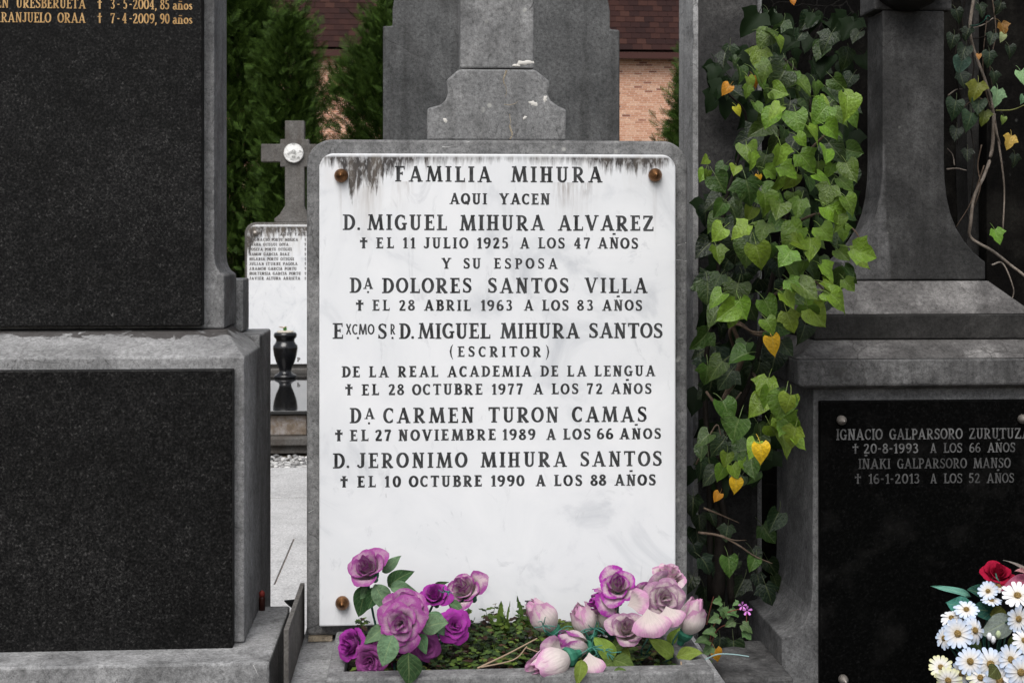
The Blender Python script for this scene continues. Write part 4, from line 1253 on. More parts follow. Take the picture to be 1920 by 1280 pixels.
left = [(1577, None), (1577, 491), (1584, 486), (1600, 472), (1617, 452), (1632, 428), (1643, 400), (1650, 370), (1654, 335), (1655, 300), (1655, 20)]
pl_ = [(shx(a), z3 + .002 if b is None else shz(b)) for a, b in left]
prR = [(mir(x), z) for x, z in pl_]
prof = pl_[::-1] + prR
prof = [(x, z) for x, z in prof]
# counter-clockwise from the front: start bottom-left -> bottom-right -> up the right -> down the left
prof = [pl_[0]] + prR + pl_[:0:-1]
MAT['pillar'] = stone('patchy_dark_limestone', (0.017, 0.017, 0.0168), (0.039, 0.0385, 0.038), (0.09, 0.089, 0.088), seed=13.1, grime=0.5, grime_col=(0.008, 0.008, 0.008), lichen=0.6, veins=0.6, streak=0.45)
def washed_patch(mat, xl_, zl_):
    t = mat.node_tree; b = t.nodes['Principled BSDF']; src = b.inputs['Base Color'].links[0].from_socket
    h = NM.__new__(NM); h.m, h.t, h.b = mat, t, b
    c = h.coord(); x, y, z = h.sep(c)
    nz = h.math('SUBTRACT', h.noise(h.mapping(c, scale=(1, 1, 0.4)), 14, 4, 0.6), 0.5)
    fx = h.math('DIVIDE', h.math('SUBTRACT', h.math('ADD', xl_, h.math('MULTIPLY', nz, 0.06)), x), 0.008, clamp=True)
    fz = h.math('DIVIDE', h.math('SUBTRACT', h.math('ADD', zl_, h.math('MULTIPLY', nz, 0.10)), z), 0.03, clamp=True)
    h.put(b.inputs['Base Color'], h.mix(h.math('MULTIPLY', h.math('MULTIPLY', fx, fz), 0.75), src, h.mix(1.0, src, (2.6, 2.6, 2.65), 'MULTIPLY')))
washed_patch(MAT['pillar'], X(1664, yS) - wloc(RMm).x, shz(265))
mk('pillar', *prism(prof, yS, yBk3 - .01), MAT['pillar'], RMm, bevel=0.003)
# dark rounded boss and cross above the pillar (only its underside shows)
MAT['bronze'] = NM('black_bronze').done((0.012, 0.010, 0.009), 0.5, metal=0.4)
bc = P(1716, -62, yS - .05)
mk('bronze_wreath', *lathe([(.078, -.055), (.078, -.02), (.070, .012), (.05, .03), (.02, .036)], bc, 36, 'y'), MAT['bronze'], RMm, smooth=True)
ah = shz(6)
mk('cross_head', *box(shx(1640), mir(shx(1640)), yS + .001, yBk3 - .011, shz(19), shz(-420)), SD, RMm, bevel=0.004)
# die with curved foot on both sides
yD = -0.02
dl = [(1466, 1290), (1466, 1196)]
cur = [(1480, 1192), (1493, 1184), (1505, 1172), (1514, 1157), (1520, 1138), (1523, 1112), (1524, 1080), (1525, 740)]
def dx(px): return X(px, yD)
def dz(px, py): return Z(px, py, yD)
P1 = [(dx(1466), 0.0), (dx(1466), dz(1466, 1196))] + [(dx(a), dz(a, b)) for a, b in cur]
P1[-1] = (P1[-1][0], zc0 - .007)
R1 = [(mir(x), z) for x, z in P1]
prof = [P1[0]] + R1 + P1[:0:-1]
MAT['die'] = stone('grey_die_limestone', (0.06, 0.06, 0.061), (0.125, 0.125, 0.126), (0.22, 0.22, 0.221), seed=15.3, grime=0.4, lichen=0.5, veins=0.5, streak=0.3)
mk('die', *prism(prof, yD, yBack - .02), MAT['die'], RMm, bevel=0.0025)
gy_ = -0.036
gp = mk('granite_panel', *box(X(1538, gy_), mir(X(1538, gy_)), gy_, yD - .0005, 0.35, Z(1538, 752, gy_)), MAT['granite_right'], RMm, bevel=0.002)
LG = MAT['letter_grey']
rl = [([('IGNACIO', 1567.5, 1655), ('GALPARSORO', 1667, 1805), ('ZURUTUZA', 1816, 1931)], 804, 824.5, 801.5, 821.5),
      ([('†', 1598, 1610), ('20-8-1993', 1619, 1722.5), ('A', 1744, 1756), ('LOS', 1768.5, 1805), ('66', 1817, 1839), ('AÑOS', 1851, 1904)], 831.5, 850, 829, 847),
      ([('IÑAKI', 1609, 1670), ('GALPARSORO', 1682, 1813), ('MANSO', 1825, 1895)], 859.5, 878.5, 857.5, 876.5),
      ([('†', 1602, 1615), ('16-1-2013', 1628, 1725), ('A', 1744, 1756.5), ('LOS', 1769, 1805), ('52', 1816, 1838), ('AÑOS', 1850, 1902)], 888, 906.5, 886, 904.5)]
for i, (wd, ta, ba, tb, bb) in enumerate(rl):
    letters(line_of(wd, wd[0][1], wd[-1][2], ta, ba, tb, bb), gy_, A, LG if i < 2 else MAT['letter_grey2'], gp, 0.15, 0.12, seed=50 + i, jitter=0.003)
for px, py in ((1577, 787), (1916, 785), (1580, 1272)):
    stud(px, py, gy_ - .0006, 0.0088, MAT['steel'], RMm)
# flat stone at its foot on the left
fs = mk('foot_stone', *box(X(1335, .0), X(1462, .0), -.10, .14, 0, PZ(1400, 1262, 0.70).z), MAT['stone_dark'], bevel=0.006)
tag(fs, 'flat dark stone lying between the planter and the right monument foot', 'stone')

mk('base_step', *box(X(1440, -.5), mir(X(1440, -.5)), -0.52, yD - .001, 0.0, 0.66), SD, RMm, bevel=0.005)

# ================================================================== LEAVES
def leaf_mat(name, rough=0.42, trans=0.22, spec=0.4, vein=0.5):
    """colour comes from the object, a little different for each; pale midrib and side veins"""
    m = NM(name)
    oi = m.n('ShaderNodeObjectInfo')
    uv = m.sep(m.coord('UV'))
    u = m.math('ABSOLUTE', m.math('SUBTRACT', uv[0], 0.5))
    rib = m.ramp(u, [(0.0, 1.0), (0.022, 0.6), (0.045, 0.0)])
    sv_ = m.math('FRACT', m.math('MULTIPLY', m.math('SUBTRACT', uv[1], m.math('MULTIPLY', u, 0.75)), 5.5))
    side = m.ramp(m.math('ABSOLUTE', m.math('SUBTRACT', sv_, 0.5)), [(0.0, 0.8), (0.07, 0.0)])
    vf = m.math('MULTIPLY', m.math('MAXIMUM', rib, side), vein)
    c = m.coord()
    mot = m.ramp(m.noise(c, 4.0, 4, 0.65), [(0.3, 0.72), (0.7, 1.28)])
    col = m.mix(1.0, oi.outputs['Color'], mot, 'MULTIPLY')
    hsv = m.n('ShaderNodeHueSaturation')
    m.put(hsv.inputs['Hue'], m.math('ADD', 0.487, m.math('MULTIPLY', oi.outputs['Random'], 0.026)))
    m.put(hsv.inputs['Value'], m.math('ADD', 0.8, m.math('MULTIPLY', oi.outputs['Random'], 0.4)))
    m.put(hsv.inputs['Color'], col)
    lite = m.mix(0.55, hsv.outputs[0], (0.42, 0.48, 0.22))
    col = m.mix(vf, hsv.outputs[0], lite)
    m.done(col, rough, m.bump(m.math('ADD', m.math('MULTIPLY', vf, -1.0), m.noise(c, 7, 3, 0.6)), 0.25, 0.04), spec=spec)
    tr = m.n('ShaderNodeBsdfTranslucent'); m.put(tr.inputs[0], col)
    mx = m.n('ShaderNodeMixShader'); mx.inputs[0].default_value = trans
    m.t.links.new(m.b.outputs[0], mx.inputs[1]); m.t.links.new(tr.outputs[0], mx.inputs[2]); m.t.links.new(mx.outputs[0], m.out.inputs[0])
    return m.m
MAT['ivy'] = leaf_mat('ivy_leaf', 0.40, 0.14, 0.38, 0.28)
MAT['fabric_leaf'] = leaf_mat('fabric_leaf', 0.75, 0.12, 0.15, 0.35)
MAT['ivy_stem'] = stone('ivy_bark', (0.05, 0.035, 0.025), (0.10, 0.07, 0.05), (0.17, 0.13, 0.10), seed=2, grime=0.2, scale=4)
MAT['ivy_trunk'] = stone('dark_ivy_bark', (0.006, 0.0045, 0.0035), (0.012, 0.009, 0.007), (0.022, 0.017, 0.013), seed=2, grime=0.2, scale=4)
MAT['vine_stem'] = stone('vine_bark', (0.12, 0.095, 0.075), (0.20, 0.165, 0.135), (0.33, 0.29, 0.25), seed=2, grime=0.3, scale=4)
MAT['petiole'] = plain('petiole_green', (0.16, 0.17, 0.05), 0.6)

def leaf_mesh(name, kind, mat, seed, petiole=True):
    """a leaf of length 1 along +y, face towards +z"""
    rg = random.Random(seed)
    V, F, UV = [], [], []
    nj = 11
    us = (-1, -.62, -.28, 0, .28, .62, 1)
    bend, fold, tw = rg.uniform(.05, .55), rg.uniform(.02, .55), rg.uniform(-.5, .5)
    asym = rg.uniform(-.12, .12)
    for j in range(nj):
        y = j / (nj - 1)
        if kind == 'heart':
            wd = .46 * (math.sin(math.pi * min(1, (y + .06) ** .62)) ** .8 if y < 1 else 0) * (1 - .25 * y) * 1.12
            back = .16
        elif kind == 'lobed':
            prof = [(0, .22), (.1, .38), (.2, .46), (.3, .60), (.36, .55), (.45, .33), (.55, .34), (.66, .31), (.8, .2), (.92, .08), (1, 0)]
            for (a, p), (b, q) in zip(prof, prof[1:]):
                if a <= y <= b:
                    wd = p + (q - p) * (y - a) / (b - a)
                    break
            back = .14
        else:
            wd = .30 * math.sin(math.pi * y ** .8) ** .85 if 0 < y < 1 else 0
            back = 0
        for u in us:
            yy = y - back * abs(u) ** 1.5 * (1 - y) ** 2.5
            if kind == 'lobed' and abs(u) > .9: yy += .06 * (1 if .2 < y < .4 else 0)
            z = fold * abs(u) ** 1.2 * wd - bend * y * y + .035 * math.sin(9 * y + 4 * u + seed) * abs(u) + tw * u * wd * y
            V.append((u * wd * (1 + asym * (1 if u > 0 else -1)) + .05 * math.sin(3 * y + seed) * y, yy, z)); UV.append((u * .5 + .5, y))
    n = len(us)
    for j in range(nj - 1):
        for i in range(n - 1):
            F.append([j * n + i, j * n + i + 1, (j + 1) * n + i + 1, (j + 1) * n + i])
    if petiole:
        pth = [Vector((0, .02, -.004)), Vector((0.01, -.15, -.02)), Vector((0.03, -.36, -.10)), Vector((.05, -.5, -.22))]
        pv_, pf_ = tube(catmull(pth, 2), .016, .012, 4)
        b = len(V); V += [tuple(v) for v in pv_]; F += [[i + b for i in q] for q in pf_]; UV += [(.5, .5)] * len(pv_)
    me = bpy.data.meshes.new(name)
    me.from_pydata(V, [], F)
    ul = me.uv_layers.new(name='UVMap')
    li = np.empty(len(me.loops), dtype=np.int32); me.loops.foreach_get('vertex_index', li)
    ul.data.foreach_set('uv', np.asarray(UV, dtype=np.float32)[li].ravel())
    me.polygons.foreach_set('use_smooth', [True] * len(me.polygons))
    me.materials.append(mat)
    return me

def place(name, me, parent, base, tip_dir, normal, size, color, widen=1.0):
    y = Vector(tip_dir).normalized()
    z = Vector(normal); z = (z - y * z.dot(y))
    if z.length < 1e-4: z = y.orthogonal()
    z.normalize()
    x = y.cross(z)
    o = bpy.data.objects.new(name, me)
    COL.objects.link(o)
    o.parent = parent
    M = Matrix((x, y, z)).transposed().to_4x4()
    o.matrix_local = Matrix.Translation(Vector(base) - wloc(parent)) @ M @ Matrix.Diagonal((size * widen, size, size, 1))
    o.color = (*color, 1)
    return o

IVY = [leaf_mesh('ivy_leaf', 'heart' if k < 5 else 'lobed', MAT['ivy'], 100 + k) for k in range(13)]
ROSE_LEAF = [leaf_mesh('rose_leaf', 'oval', MAT['fabric_leaf'], 140 + k, False) for k in range(4)]

# ------------------------------------------------------------------ ivy
ivy = thing('ivy_plant', 'bushy ivy with bright and dark green leaves climbing before the tall slab', 'ivy', (X(1400, .1), .12, 0.70))
poly = [(1335, 95), (1400, 88), (1440, 62), (1500, 80), (1545, 130), (1600, 175), (1626, 235), (1610, 290), (1596, 335), (1606, 400), (1628, 480), (1588, 560), (1530, 612), (1478, 662), (1425, 700), (1440, 722), (1500, 775), (1500, 832), (1445, 862), (1392, 930), (1340, 942), (1300, 900), (1297, 640), (1293, 480), (1305, 300), (1372, 292), (1362, 225), (1335, 180)]
def inside(x, y, pg):
    c = False
    j = len(pg) - 1
    for i in range(len(pg)):
        (xi, yi), (xj, yj) = pg[i], pg[j]
        if (yi > y) != (yj > y) and x < (xj - xi) * (y - yi) / (yj - yi) + xi:
            c = not c
        j = i
    return c
def sparse(x, y):
    """how leafy the bush is here (the heart around the bare loops of stem is thin)"""
    d = 1.0
    if 1310 < x < 1440 and 600 < y < 760: d = 0.35
    if 1300 < x < 1400 and 720 < y < 960: d = 0.35
    if x < 1400 and 180 < y < 300: d = 0.3
    if x < 1335 and y > 300: d = min(d, 0.45)
    if 1400 < x < 1450 and 640 < y < 700: d = 0.4
    return d
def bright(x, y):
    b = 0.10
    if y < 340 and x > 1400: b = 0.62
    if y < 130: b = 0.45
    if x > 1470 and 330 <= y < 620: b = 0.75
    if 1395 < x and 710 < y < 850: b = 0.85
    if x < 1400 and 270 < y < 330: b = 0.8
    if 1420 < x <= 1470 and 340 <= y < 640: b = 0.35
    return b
rg = random.Random(77)
pts = []
tries = 0
while len(pts) < 240 and tries < 60000:
    tries += 1
    x, y = rg.uniform(1285, 1635), rg.uniform(55, 950)
    if not inside(x, y, poly) or x < 1312 or rg.random() > sparse(x, y): continue
    md = 14 if tries < 20000 else 10
    if all((x - a) ** 2 + (y - b) ** 2 > md * md for a, b in pts):
        pts.append((x, y))
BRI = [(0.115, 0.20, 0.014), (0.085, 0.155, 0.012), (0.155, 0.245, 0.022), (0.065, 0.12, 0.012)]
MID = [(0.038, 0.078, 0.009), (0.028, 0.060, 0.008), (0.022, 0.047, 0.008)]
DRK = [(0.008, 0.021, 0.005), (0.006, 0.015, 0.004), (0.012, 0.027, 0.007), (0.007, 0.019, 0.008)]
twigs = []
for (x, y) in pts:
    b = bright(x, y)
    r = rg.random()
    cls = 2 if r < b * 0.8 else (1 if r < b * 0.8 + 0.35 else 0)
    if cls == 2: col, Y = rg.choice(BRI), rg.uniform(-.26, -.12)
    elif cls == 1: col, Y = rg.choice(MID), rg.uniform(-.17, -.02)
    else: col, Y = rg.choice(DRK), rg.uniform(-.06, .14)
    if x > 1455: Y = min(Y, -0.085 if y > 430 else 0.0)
    p = P(x, y, Y)
    out = (x - 1455) / 170.0
    td = Vector((out * .7 + rg.uniform(-.75, .75), rg.uniform(-.45, .1), -0.75 + rg.uniform(-.35, .55)))
    nr = Vector((rg.uniform(-.95, .95), -1.0, rg.uniform(.0, 1.5)))
    size = rg.uniform(.026, .050) * (0.88 if cls == 2 and y < 350 else 1.0)
    if y < 335 and x < 1400: size *= .7
    me = IVY[rg.randrange(0, 5)] if rg.random() < (.75 if cls else .5) else IVY[rg.randrange(5, 13)]
    tdn = td.normalized()
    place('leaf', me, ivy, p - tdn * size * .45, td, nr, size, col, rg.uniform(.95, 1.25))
    twigs.append((p - tdn * size * .9, cls))
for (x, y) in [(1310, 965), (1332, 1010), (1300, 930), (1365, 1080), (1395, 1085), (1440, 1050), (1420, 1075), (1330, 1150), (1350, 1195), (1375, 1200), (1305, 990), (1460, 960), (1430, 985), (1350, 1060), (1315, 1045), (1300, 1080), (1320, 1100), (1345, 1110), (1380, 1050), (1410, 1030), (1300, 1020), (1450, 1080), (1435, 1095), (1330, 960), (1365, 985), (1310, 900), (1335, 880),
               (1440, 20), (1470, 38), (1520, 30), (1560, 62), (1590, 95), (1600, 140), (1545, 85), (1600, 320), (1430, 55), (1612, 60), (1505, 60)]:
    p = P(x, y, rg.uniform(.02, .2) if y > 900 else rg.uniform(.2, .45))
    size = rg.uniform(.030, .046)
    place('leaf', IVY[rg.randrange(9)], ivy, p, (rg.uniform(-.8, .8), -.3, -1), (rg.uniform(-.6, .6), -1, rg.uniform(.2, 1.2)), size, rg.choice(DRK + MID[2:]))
YEL = (0.62, 0.36, 0.015); ORG = (0.50, 0.20, 0.012)
for (x, y, sz_p, col, Y, dx_) in [(1362, 862, 34, BRI[0], -.1, -.2), (1378, 884, 34, BRI[2], -.1, .4), (1352, 888, 36, BRI[1], -.08, -.5), (1398, 872, 28, BRI[0], -.12, .5), (1368, 1062, 48, MID[0], -.02, .1), (1412, 1058, 36, MID[0], -.02, -.4), (1318, 330, 30, BRI[0], -.1, -.5), (1452, 648, 44, YEL, -.16, .25), (1428, 850, 44, YEL, -.20, .1), (1380, 911, 34, YEL, -.1, -.1), (1362, 168, 28, ORG, -.1, -.9), (1416, 153, 27, ORG, -.1, .3), (1423, 335, 18, YEL, -.12, 0), (1345, 932, 24, ORG, -.05, -.7), (1345, 1228, 30, ORG, -.06, .3), (1487, 3, 18, ORG, .05, .2), (1385, 208, 24, (0.38, 0.36, 0.02), -.1, .5)]:
    p = P(x, y, Y)
    td = Vector((dx_, -.2, -1))
    size = sz_p / 1180.0
    place('leaf', IVY[rg.randrange(0, 4)], ivy, p - td.normalized() * size * .45, td, (0.1, -1, .5), size, col)
# older leaves at the back of the bush, shade painted into their dark green
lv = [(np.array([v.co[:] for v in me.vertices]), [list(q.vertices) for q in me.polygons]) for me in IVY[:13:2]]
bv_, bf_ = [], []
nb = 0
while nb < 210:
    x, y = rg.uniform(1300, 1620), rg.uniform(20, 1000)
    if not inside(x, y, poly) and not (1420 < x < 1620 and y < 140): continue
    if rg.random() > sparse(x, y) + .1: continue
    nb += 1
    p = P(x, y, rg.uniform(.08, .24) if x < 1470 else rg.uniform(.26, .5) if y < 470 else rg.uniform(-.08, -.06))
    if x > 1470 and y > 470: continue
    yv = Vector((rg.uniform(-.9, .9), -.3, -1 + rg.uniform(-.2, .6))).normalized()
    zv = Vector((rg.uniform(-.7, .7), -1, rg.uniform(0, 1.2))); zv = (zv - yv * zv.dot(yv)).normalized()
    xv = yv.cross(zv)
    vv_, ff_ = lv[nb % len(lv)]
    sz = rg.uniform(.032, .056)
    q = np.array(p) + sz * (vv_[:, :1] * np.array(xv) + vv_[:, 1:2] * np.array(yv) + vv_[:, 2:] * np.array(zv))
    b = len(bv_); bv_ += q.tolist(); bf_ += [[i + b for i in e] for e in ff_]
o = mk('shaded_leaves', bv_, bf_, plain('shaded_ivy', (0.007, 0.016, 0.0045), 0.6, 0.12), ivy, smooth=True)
tag(o, kind='stuff')
# woody stems and twigs
def px_path(pp, sub=5):
    return catmull([P(x, y, Y) for x, y, Y in pp], sub)
for pp, r0, r1 in [
    ([(1372, 1130, .10), (1365, 1000, .10), (1345, 880, .08), (1372, 790, .05), (1412, 700, 0), (1440, 560, -.02), (1470, 430, -.05), (1500, 300, -.08), (1520, 205, -.1), (1497, 140, -.08), (1470, 110, -.08)], .008, .002),
    ([(1332, 1125, .12), (1330, 900, .1), (1322, 700, .08), (1345, 520, .05), (1360, 380, .03), (1400, 230, .0), (1360, 170, -.05)], .007, .002),
    ([(1355, 752, .02), (1385, 690, -.02), (1392, 660, -.04), (1375, 612, -.05), (1388, 606, -.06), (1420, 628, -.07), (1462, 618, -.1)], .0055, .002),
    ([(1375, 650, -.02), (1368, 622, -.06), (1382, 608, -.07), (1412, 622, -.08), (1440, 622, -.1)], .003, .002),
    ([(1340, 755, 0), (1325, 735, -.03), (1345, 758, -.04), (1372, 755, -.05), (1390, 735, -.06)], .003, .0015),
    ([(1470, 430, -.05), (1540, 400, -.12), (1600, 430, -.16), (1618, 470, -.18)], .003, .0012),
    ([(1500, 300, -.08), (1560, 240, -.12), (1602, 200, -.14)], .003, .0012),
    ([(1440, 560, -.04), (1510, 520, -.12), (1560, 560, -.15)], .003, .0012),
    ([(1412, 700, -.02), (1440, 745, -.12), (1470, 780, -.16), (1490, 800, -.17)], .003, .0012),
    ([(1320, 952, .02), (1352, 965, 0), (1386, 980, 0)], .0022, .001),
    ([(1310, 998, .02), (1350, 1004, -.01), (1385, 1022, -.02), (1415, 1042, -.02), (1448, 1056, -.02)], .0028, .001),
    ([(1350, 1002, -.01), (1375, 1012, -.02), (1400, 1012, -.01)], .0016, .0008),
    ([(1305, 870, .02), (1340, 800, .0), (1350, 810, 0), (1352, 850, 0)], .002, .001),
    ([(1345, 1120, .11), (1352, 1000, .11), (1338, 900, .12)], .016, .010)]:
    mk('stem', *tube(px_path(pp), r0, r1, 6), MAT['ivy_trunk' if pp[0][1] > 1100 else 'ivy_stem'], ivy, smooth=True)

# ------------------------------------------------------------------ vine on the right
vine = thing('vine_plant', 'bare pale vine stems with few leaves hanging before the shade-dark wall at right', 'vine', (X(1840, .4), .4, 0.66))
def vz(pp, Y):
    return [(1700 + a / 2.064, b / 2.064, Y + (i % 2) * .01) for i, (a, b) in enumerate(pp)]
VY = 0.36
for pp, r0, r1, mt in [
    ([(262, -60), (258, 0), (245, 110), (262, 200), (300, 300), (330, 400), (345, 500), (362, 560)], .0042, .0022, 'vine_stem'),
    ([(330, 400), (350, 520), (370, 650), (378, 750), (372, 890)], .0028, .0016, 'vine_stem'),
    ([(338, 440), (330, 580), (300, 680), (262, 760), (248, 860), (248, 920), (330, 970), (400, 1025), (470, 1085), (520, 1200)], .0042, .0030, 'vine_stem'),
    ([(300, 330), (318, 400), (342, 470), (338, 560)], .0020, .0012, 'ivy_stem'),
    ([(330, 1025), (370, 1018), (405, 1090), (410, 1150), (345, 1225)], .0022, .0009, 'vine_stem'),
    ([(245, 112), (300, 95), (335, 70)], .0018, .0010, 'vine_stem'),
    ([(345, 428), (410, 425), (470, 400)], .0018, .0010, 'petiole'),
    ([(160, 370), (190, 348), (215, 345)], .0016, .0008, 'vine_stem'),
    ([(156, 655), (195, 652), (232, 660)], .0022, .0010, 'vine_stem'),
    ([(185, 640), (178, 600), (158, 575)], .0014, .0008, 'vine_stem'),
    ([(300, 640), (250, 780), (190, 880)], .0016, .0008, 'ivy_stem'),
    ([(310, 70), (295, 230), (300, 300)], .0012, .0008, 'ivy_stem'),
    ([(170, -20), (200, 120), (185, 260), (215, 420), (195, 560)], .0022, .0012, 'ivy_trunk'), ([(230, -20), (215, 90), (260, 240), (240, 420), (262, 600), (250, 760)], .0018, .0012, 'ivy_trunk'), ([(330, -20), (345, 130), (322, 260), (350, 420)], .0016, .0010, 'ivy_stem'), ([(200, 120), (260, 150), (330, 140), (410, 190)], .0012, .0008, 'ivy_trunk'), ([(215, 420), (270, 380), (330, 400)], .0012, .0008, 'ivy_stem'), ([(290, 560), (275, 640), (285, 720), (262, 800)], .0016, .0010, 'ivy_stem')]:
    mk('stem', *tube(px_path(vz(pp, VY)), r0, r1, 6), MAT[mt], vine, smooth=True)
PAL = (0.16, 0.26, 0.13)
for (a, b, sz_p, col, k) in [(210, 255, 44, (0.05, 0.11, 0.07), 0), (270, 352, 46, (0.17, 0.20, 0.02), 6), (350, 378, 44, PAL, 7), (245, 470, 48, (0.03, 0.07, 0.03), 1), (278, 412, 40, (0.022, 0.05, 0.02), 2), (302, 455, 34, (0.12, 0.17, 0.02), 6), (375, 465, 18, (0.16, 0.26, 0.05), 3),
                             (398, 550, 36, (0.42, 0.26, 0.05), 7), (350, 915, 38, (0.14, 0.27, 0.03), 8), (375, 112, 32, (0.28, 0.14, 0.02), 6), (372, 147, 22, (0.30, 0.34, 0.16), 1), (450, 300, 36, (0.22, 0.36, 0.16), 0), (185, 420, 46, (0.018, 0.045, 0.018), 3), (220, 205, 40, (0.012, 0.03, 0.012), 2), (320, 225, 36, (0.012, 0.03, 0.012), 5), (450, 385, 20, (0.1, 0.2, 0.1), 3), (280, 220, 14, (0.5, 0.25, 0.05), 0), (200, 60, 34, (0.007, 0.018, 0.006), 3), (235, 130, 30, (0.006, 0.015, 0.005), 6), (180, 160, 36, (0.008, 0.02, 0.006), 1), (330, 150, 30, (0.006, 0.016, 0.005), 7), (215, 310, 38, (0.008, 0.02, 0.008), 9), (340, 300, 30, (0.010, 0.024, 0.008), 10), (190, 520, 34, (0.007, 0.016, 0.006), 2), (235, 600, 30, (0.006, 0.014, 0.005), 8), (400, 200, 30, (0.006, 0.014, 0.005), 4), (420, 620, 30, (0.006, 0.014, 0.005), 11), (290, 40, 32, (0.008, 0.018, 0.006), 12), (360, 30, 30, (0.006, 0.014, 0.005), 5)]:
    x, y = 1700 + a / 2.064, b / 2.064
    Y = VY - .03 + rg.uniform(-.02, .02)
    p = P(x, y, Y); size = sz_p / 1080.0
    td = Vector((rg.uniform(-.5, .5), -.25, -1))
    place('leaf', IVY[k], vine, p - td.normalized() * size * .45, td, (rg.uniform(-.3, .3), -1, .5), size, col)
MAT['teal'] = plain('teal_plastic', (0.010, 0.060, 0.042), 0.5)
tw = mk('garden_wire', *tube(px_path(vz([(245, 100), (275, 97), (300, 80), (312, 62), (322, 66), (318, 76), (304, 74)], VY - .006)), .0012, .0012, 5), MAT['teal'])
tag(tw, 'loop of teal garden wire tied round the top of the vine stem', 'wire')

# ------------------------------------------------------------------ roses
def petal_mat(name, base=(0.62, 0.50, 0.50), rim_at=0.45):
    """fabric petal: the object's colour on the rim, washed-out cream towards the base, a few printed veins"""
    m = NM(name)
    oi = m.n('ShaderNodeObjectInfo')
    uv = m.sep(m.coord('UV'))
    c = m.coord()
    nz = m.math('MULTIPLY', m.math('SUBTRACT', m.noise(c, 3.0, 4, 0.7), 0.5), 0.9)
    e = m.math('ABSOLUTE', m.math('SUBTRACT', uv[0], 0.5))
    f = m.math('ADD', m.math('ADD', uv[1], m.math('MULTIPLY', m.math('MULTIPLY', e, e), 1.0)), nz)
    mask = m.ramp(f, [(max(0.0, rim_at - 0.25), 0.05), (rim_at + 0.10, 0.35), (min(1.0, rim_at + 0.42), 1.0)])
    col = m.mix(mask, base, oi.outputs['Color'])
    vn = m.noise(m.mapping(m.coord('UV'), scale=(26, 2.5, 1)), 1.0, 3, 0.6)
    col = m.mix(1.0, col, m.ramp(vn, [(0.35, 0.9), (0.65, 1.06)]), 'MULTIPLY')
    m.done(col, 0.8, m.bump(vn, 0.3, 0.03), spec=0.15)
    tr = m.n('ShaderNodeBsdfTranslucent'); m.put(tr.inputs[0], col)
    mx = m.n('ShaderNodeMixShader'); mx.inputs[0].default_value = 0.22
    m.t.links.new(m.b.outputs[0], mx.inputs[1]); m.t.links.new(tr.outputs[0], mx.inputs[2]); m.t.links.new(mx.outputs[0], m.out.inputs[0])
    return m.m
MAT['petal'] = petal_mat('fabric_petal', (0.54, 0.40, 0.46), 0.60)
MAT['petal_pale'] = petal_mat('faded_petal', (0.68, 0.60, 0.56), 0.66)
MAT['petal_full'] = petal_mat('dyed_petal', (0.36, 0.17, 0.32), 0.42)
MAT['petal_bud'] = petal_mat('bud_petal', (0.74, 0.67, 0.63), 0.76)
MAT['petal_red'] = petal_mat('red_petal', (0.20, 0.003, 0.02), 0.1)

def petal_mesh(kind, f, seed, mat):
    rg = random.Random(seed)
    nu, nv = 9, 9
    V, F, UV = [], [], []
    ph = rg.uniform(0, 6)
    for j in range(nv):
        v = j / (nv - 1)
        for i in range(nu):
            u = -1 + 2 * i / (nu - 1)
            ve = min(1.0, v * (1 - .16 * u * u - .022 * math.sin(5 * u + ph) * abs(u)))
            if kind == 'open':
                Ri = .07 + .66 * f ** 1.15
                H = .78 - .50 * f
                span = 1.75 - 1.0 * f
                rad = Ri * (1 - (1 - ve) ** 2.4)
                h = .05 + H * ve ** 1.15
                cu = max(0, ve - .68)
                rad += cu * (.25 + .75 * f); h -= cu * cu * 2.4 * f
            elif kind == 'half':
                Ri = .07 + .46 * f
                H = .98 - .35 * f
                span = 1.9 - 1.0 * f
                rad = Ri * (1 - (1 - ve) ** 2.4)
                h = H * ve
                cu = max(0, ve - .7)
                rad += cu * (.1 + 1.0 * f ** 2); h -= cu * cu * 2.2 * f
            else:
                Ri = .10 + .34 * f
                H = 1.25 - .12 * f
                span = 1.9 - .75 * f
                rad = Ri * math.sin(math.pi * (.07 + .82 * ve)) * 1.05
                h = H * ve
                cu = max(0, ve - .78)
                rad += cu * .9 * f ** 3
            span *= .45 + .55 * math.sin(math.pi * min(1.0, .12 + ve * .75))
            a = u * span
            rad += .035 * math.sin(5 * u + ph) * ve * ve
            V.append((rad * math.cos(a), rad * math.sin(a), h + .03 * math.sin(6 * u + ph * 2) * ve * ve))
            UV.append((u * .5 + .5, v))
    for j in range(nv - 1):
        for i in range(nu - 1):
            F.append([j * nu + i, j * nu + i + 1, (j + 1) * nu + i + 1, (j + 1) * nu + i])
    me = bpy.data.meshes.new('petal')
    me.from_pydata(V, [], F)
    ul = me.uv_layers.new(name='UVMap')
    li = np.empty(len(me.loops), dtype=np.int32); me.loops.foreach_get('vertex_index', li)
    ul.data.foreach_set('uv', np.asarray(UV, dtype=np.float32)[li].ravel())
    me.polygons.foreach_set('use_smooth', [True] * len(me.polygons))
    me.materials.append(mat)
    return me
PET = {}
def petals(kind, matname):
    key = (kind, matname)
    if key not in PET:
        n = {'open': 19, 'half': 15, 'bud': 8}[kind]
        PET[key] = [petal_mesh(kind, i / (n - 1), 300 + i, MAT[matname]) for i in range(n)]
    return PET[key]
MAT['calyx'] = plain('calyx_green', (0.03, 0.16, 0.10), 0.55)
cv, cf = lathe([(.10, -.34), (.13, -.20), (.22, -.08), (.27, .04), (.25, .12)], (0, 0, 0), 10)
cal_me = bpy.data.meshes.new('rose'); cal_me.from_pydata([tuple(q) for q in cv], [], cf); cal_me.materials.append(MAT['calyx'])

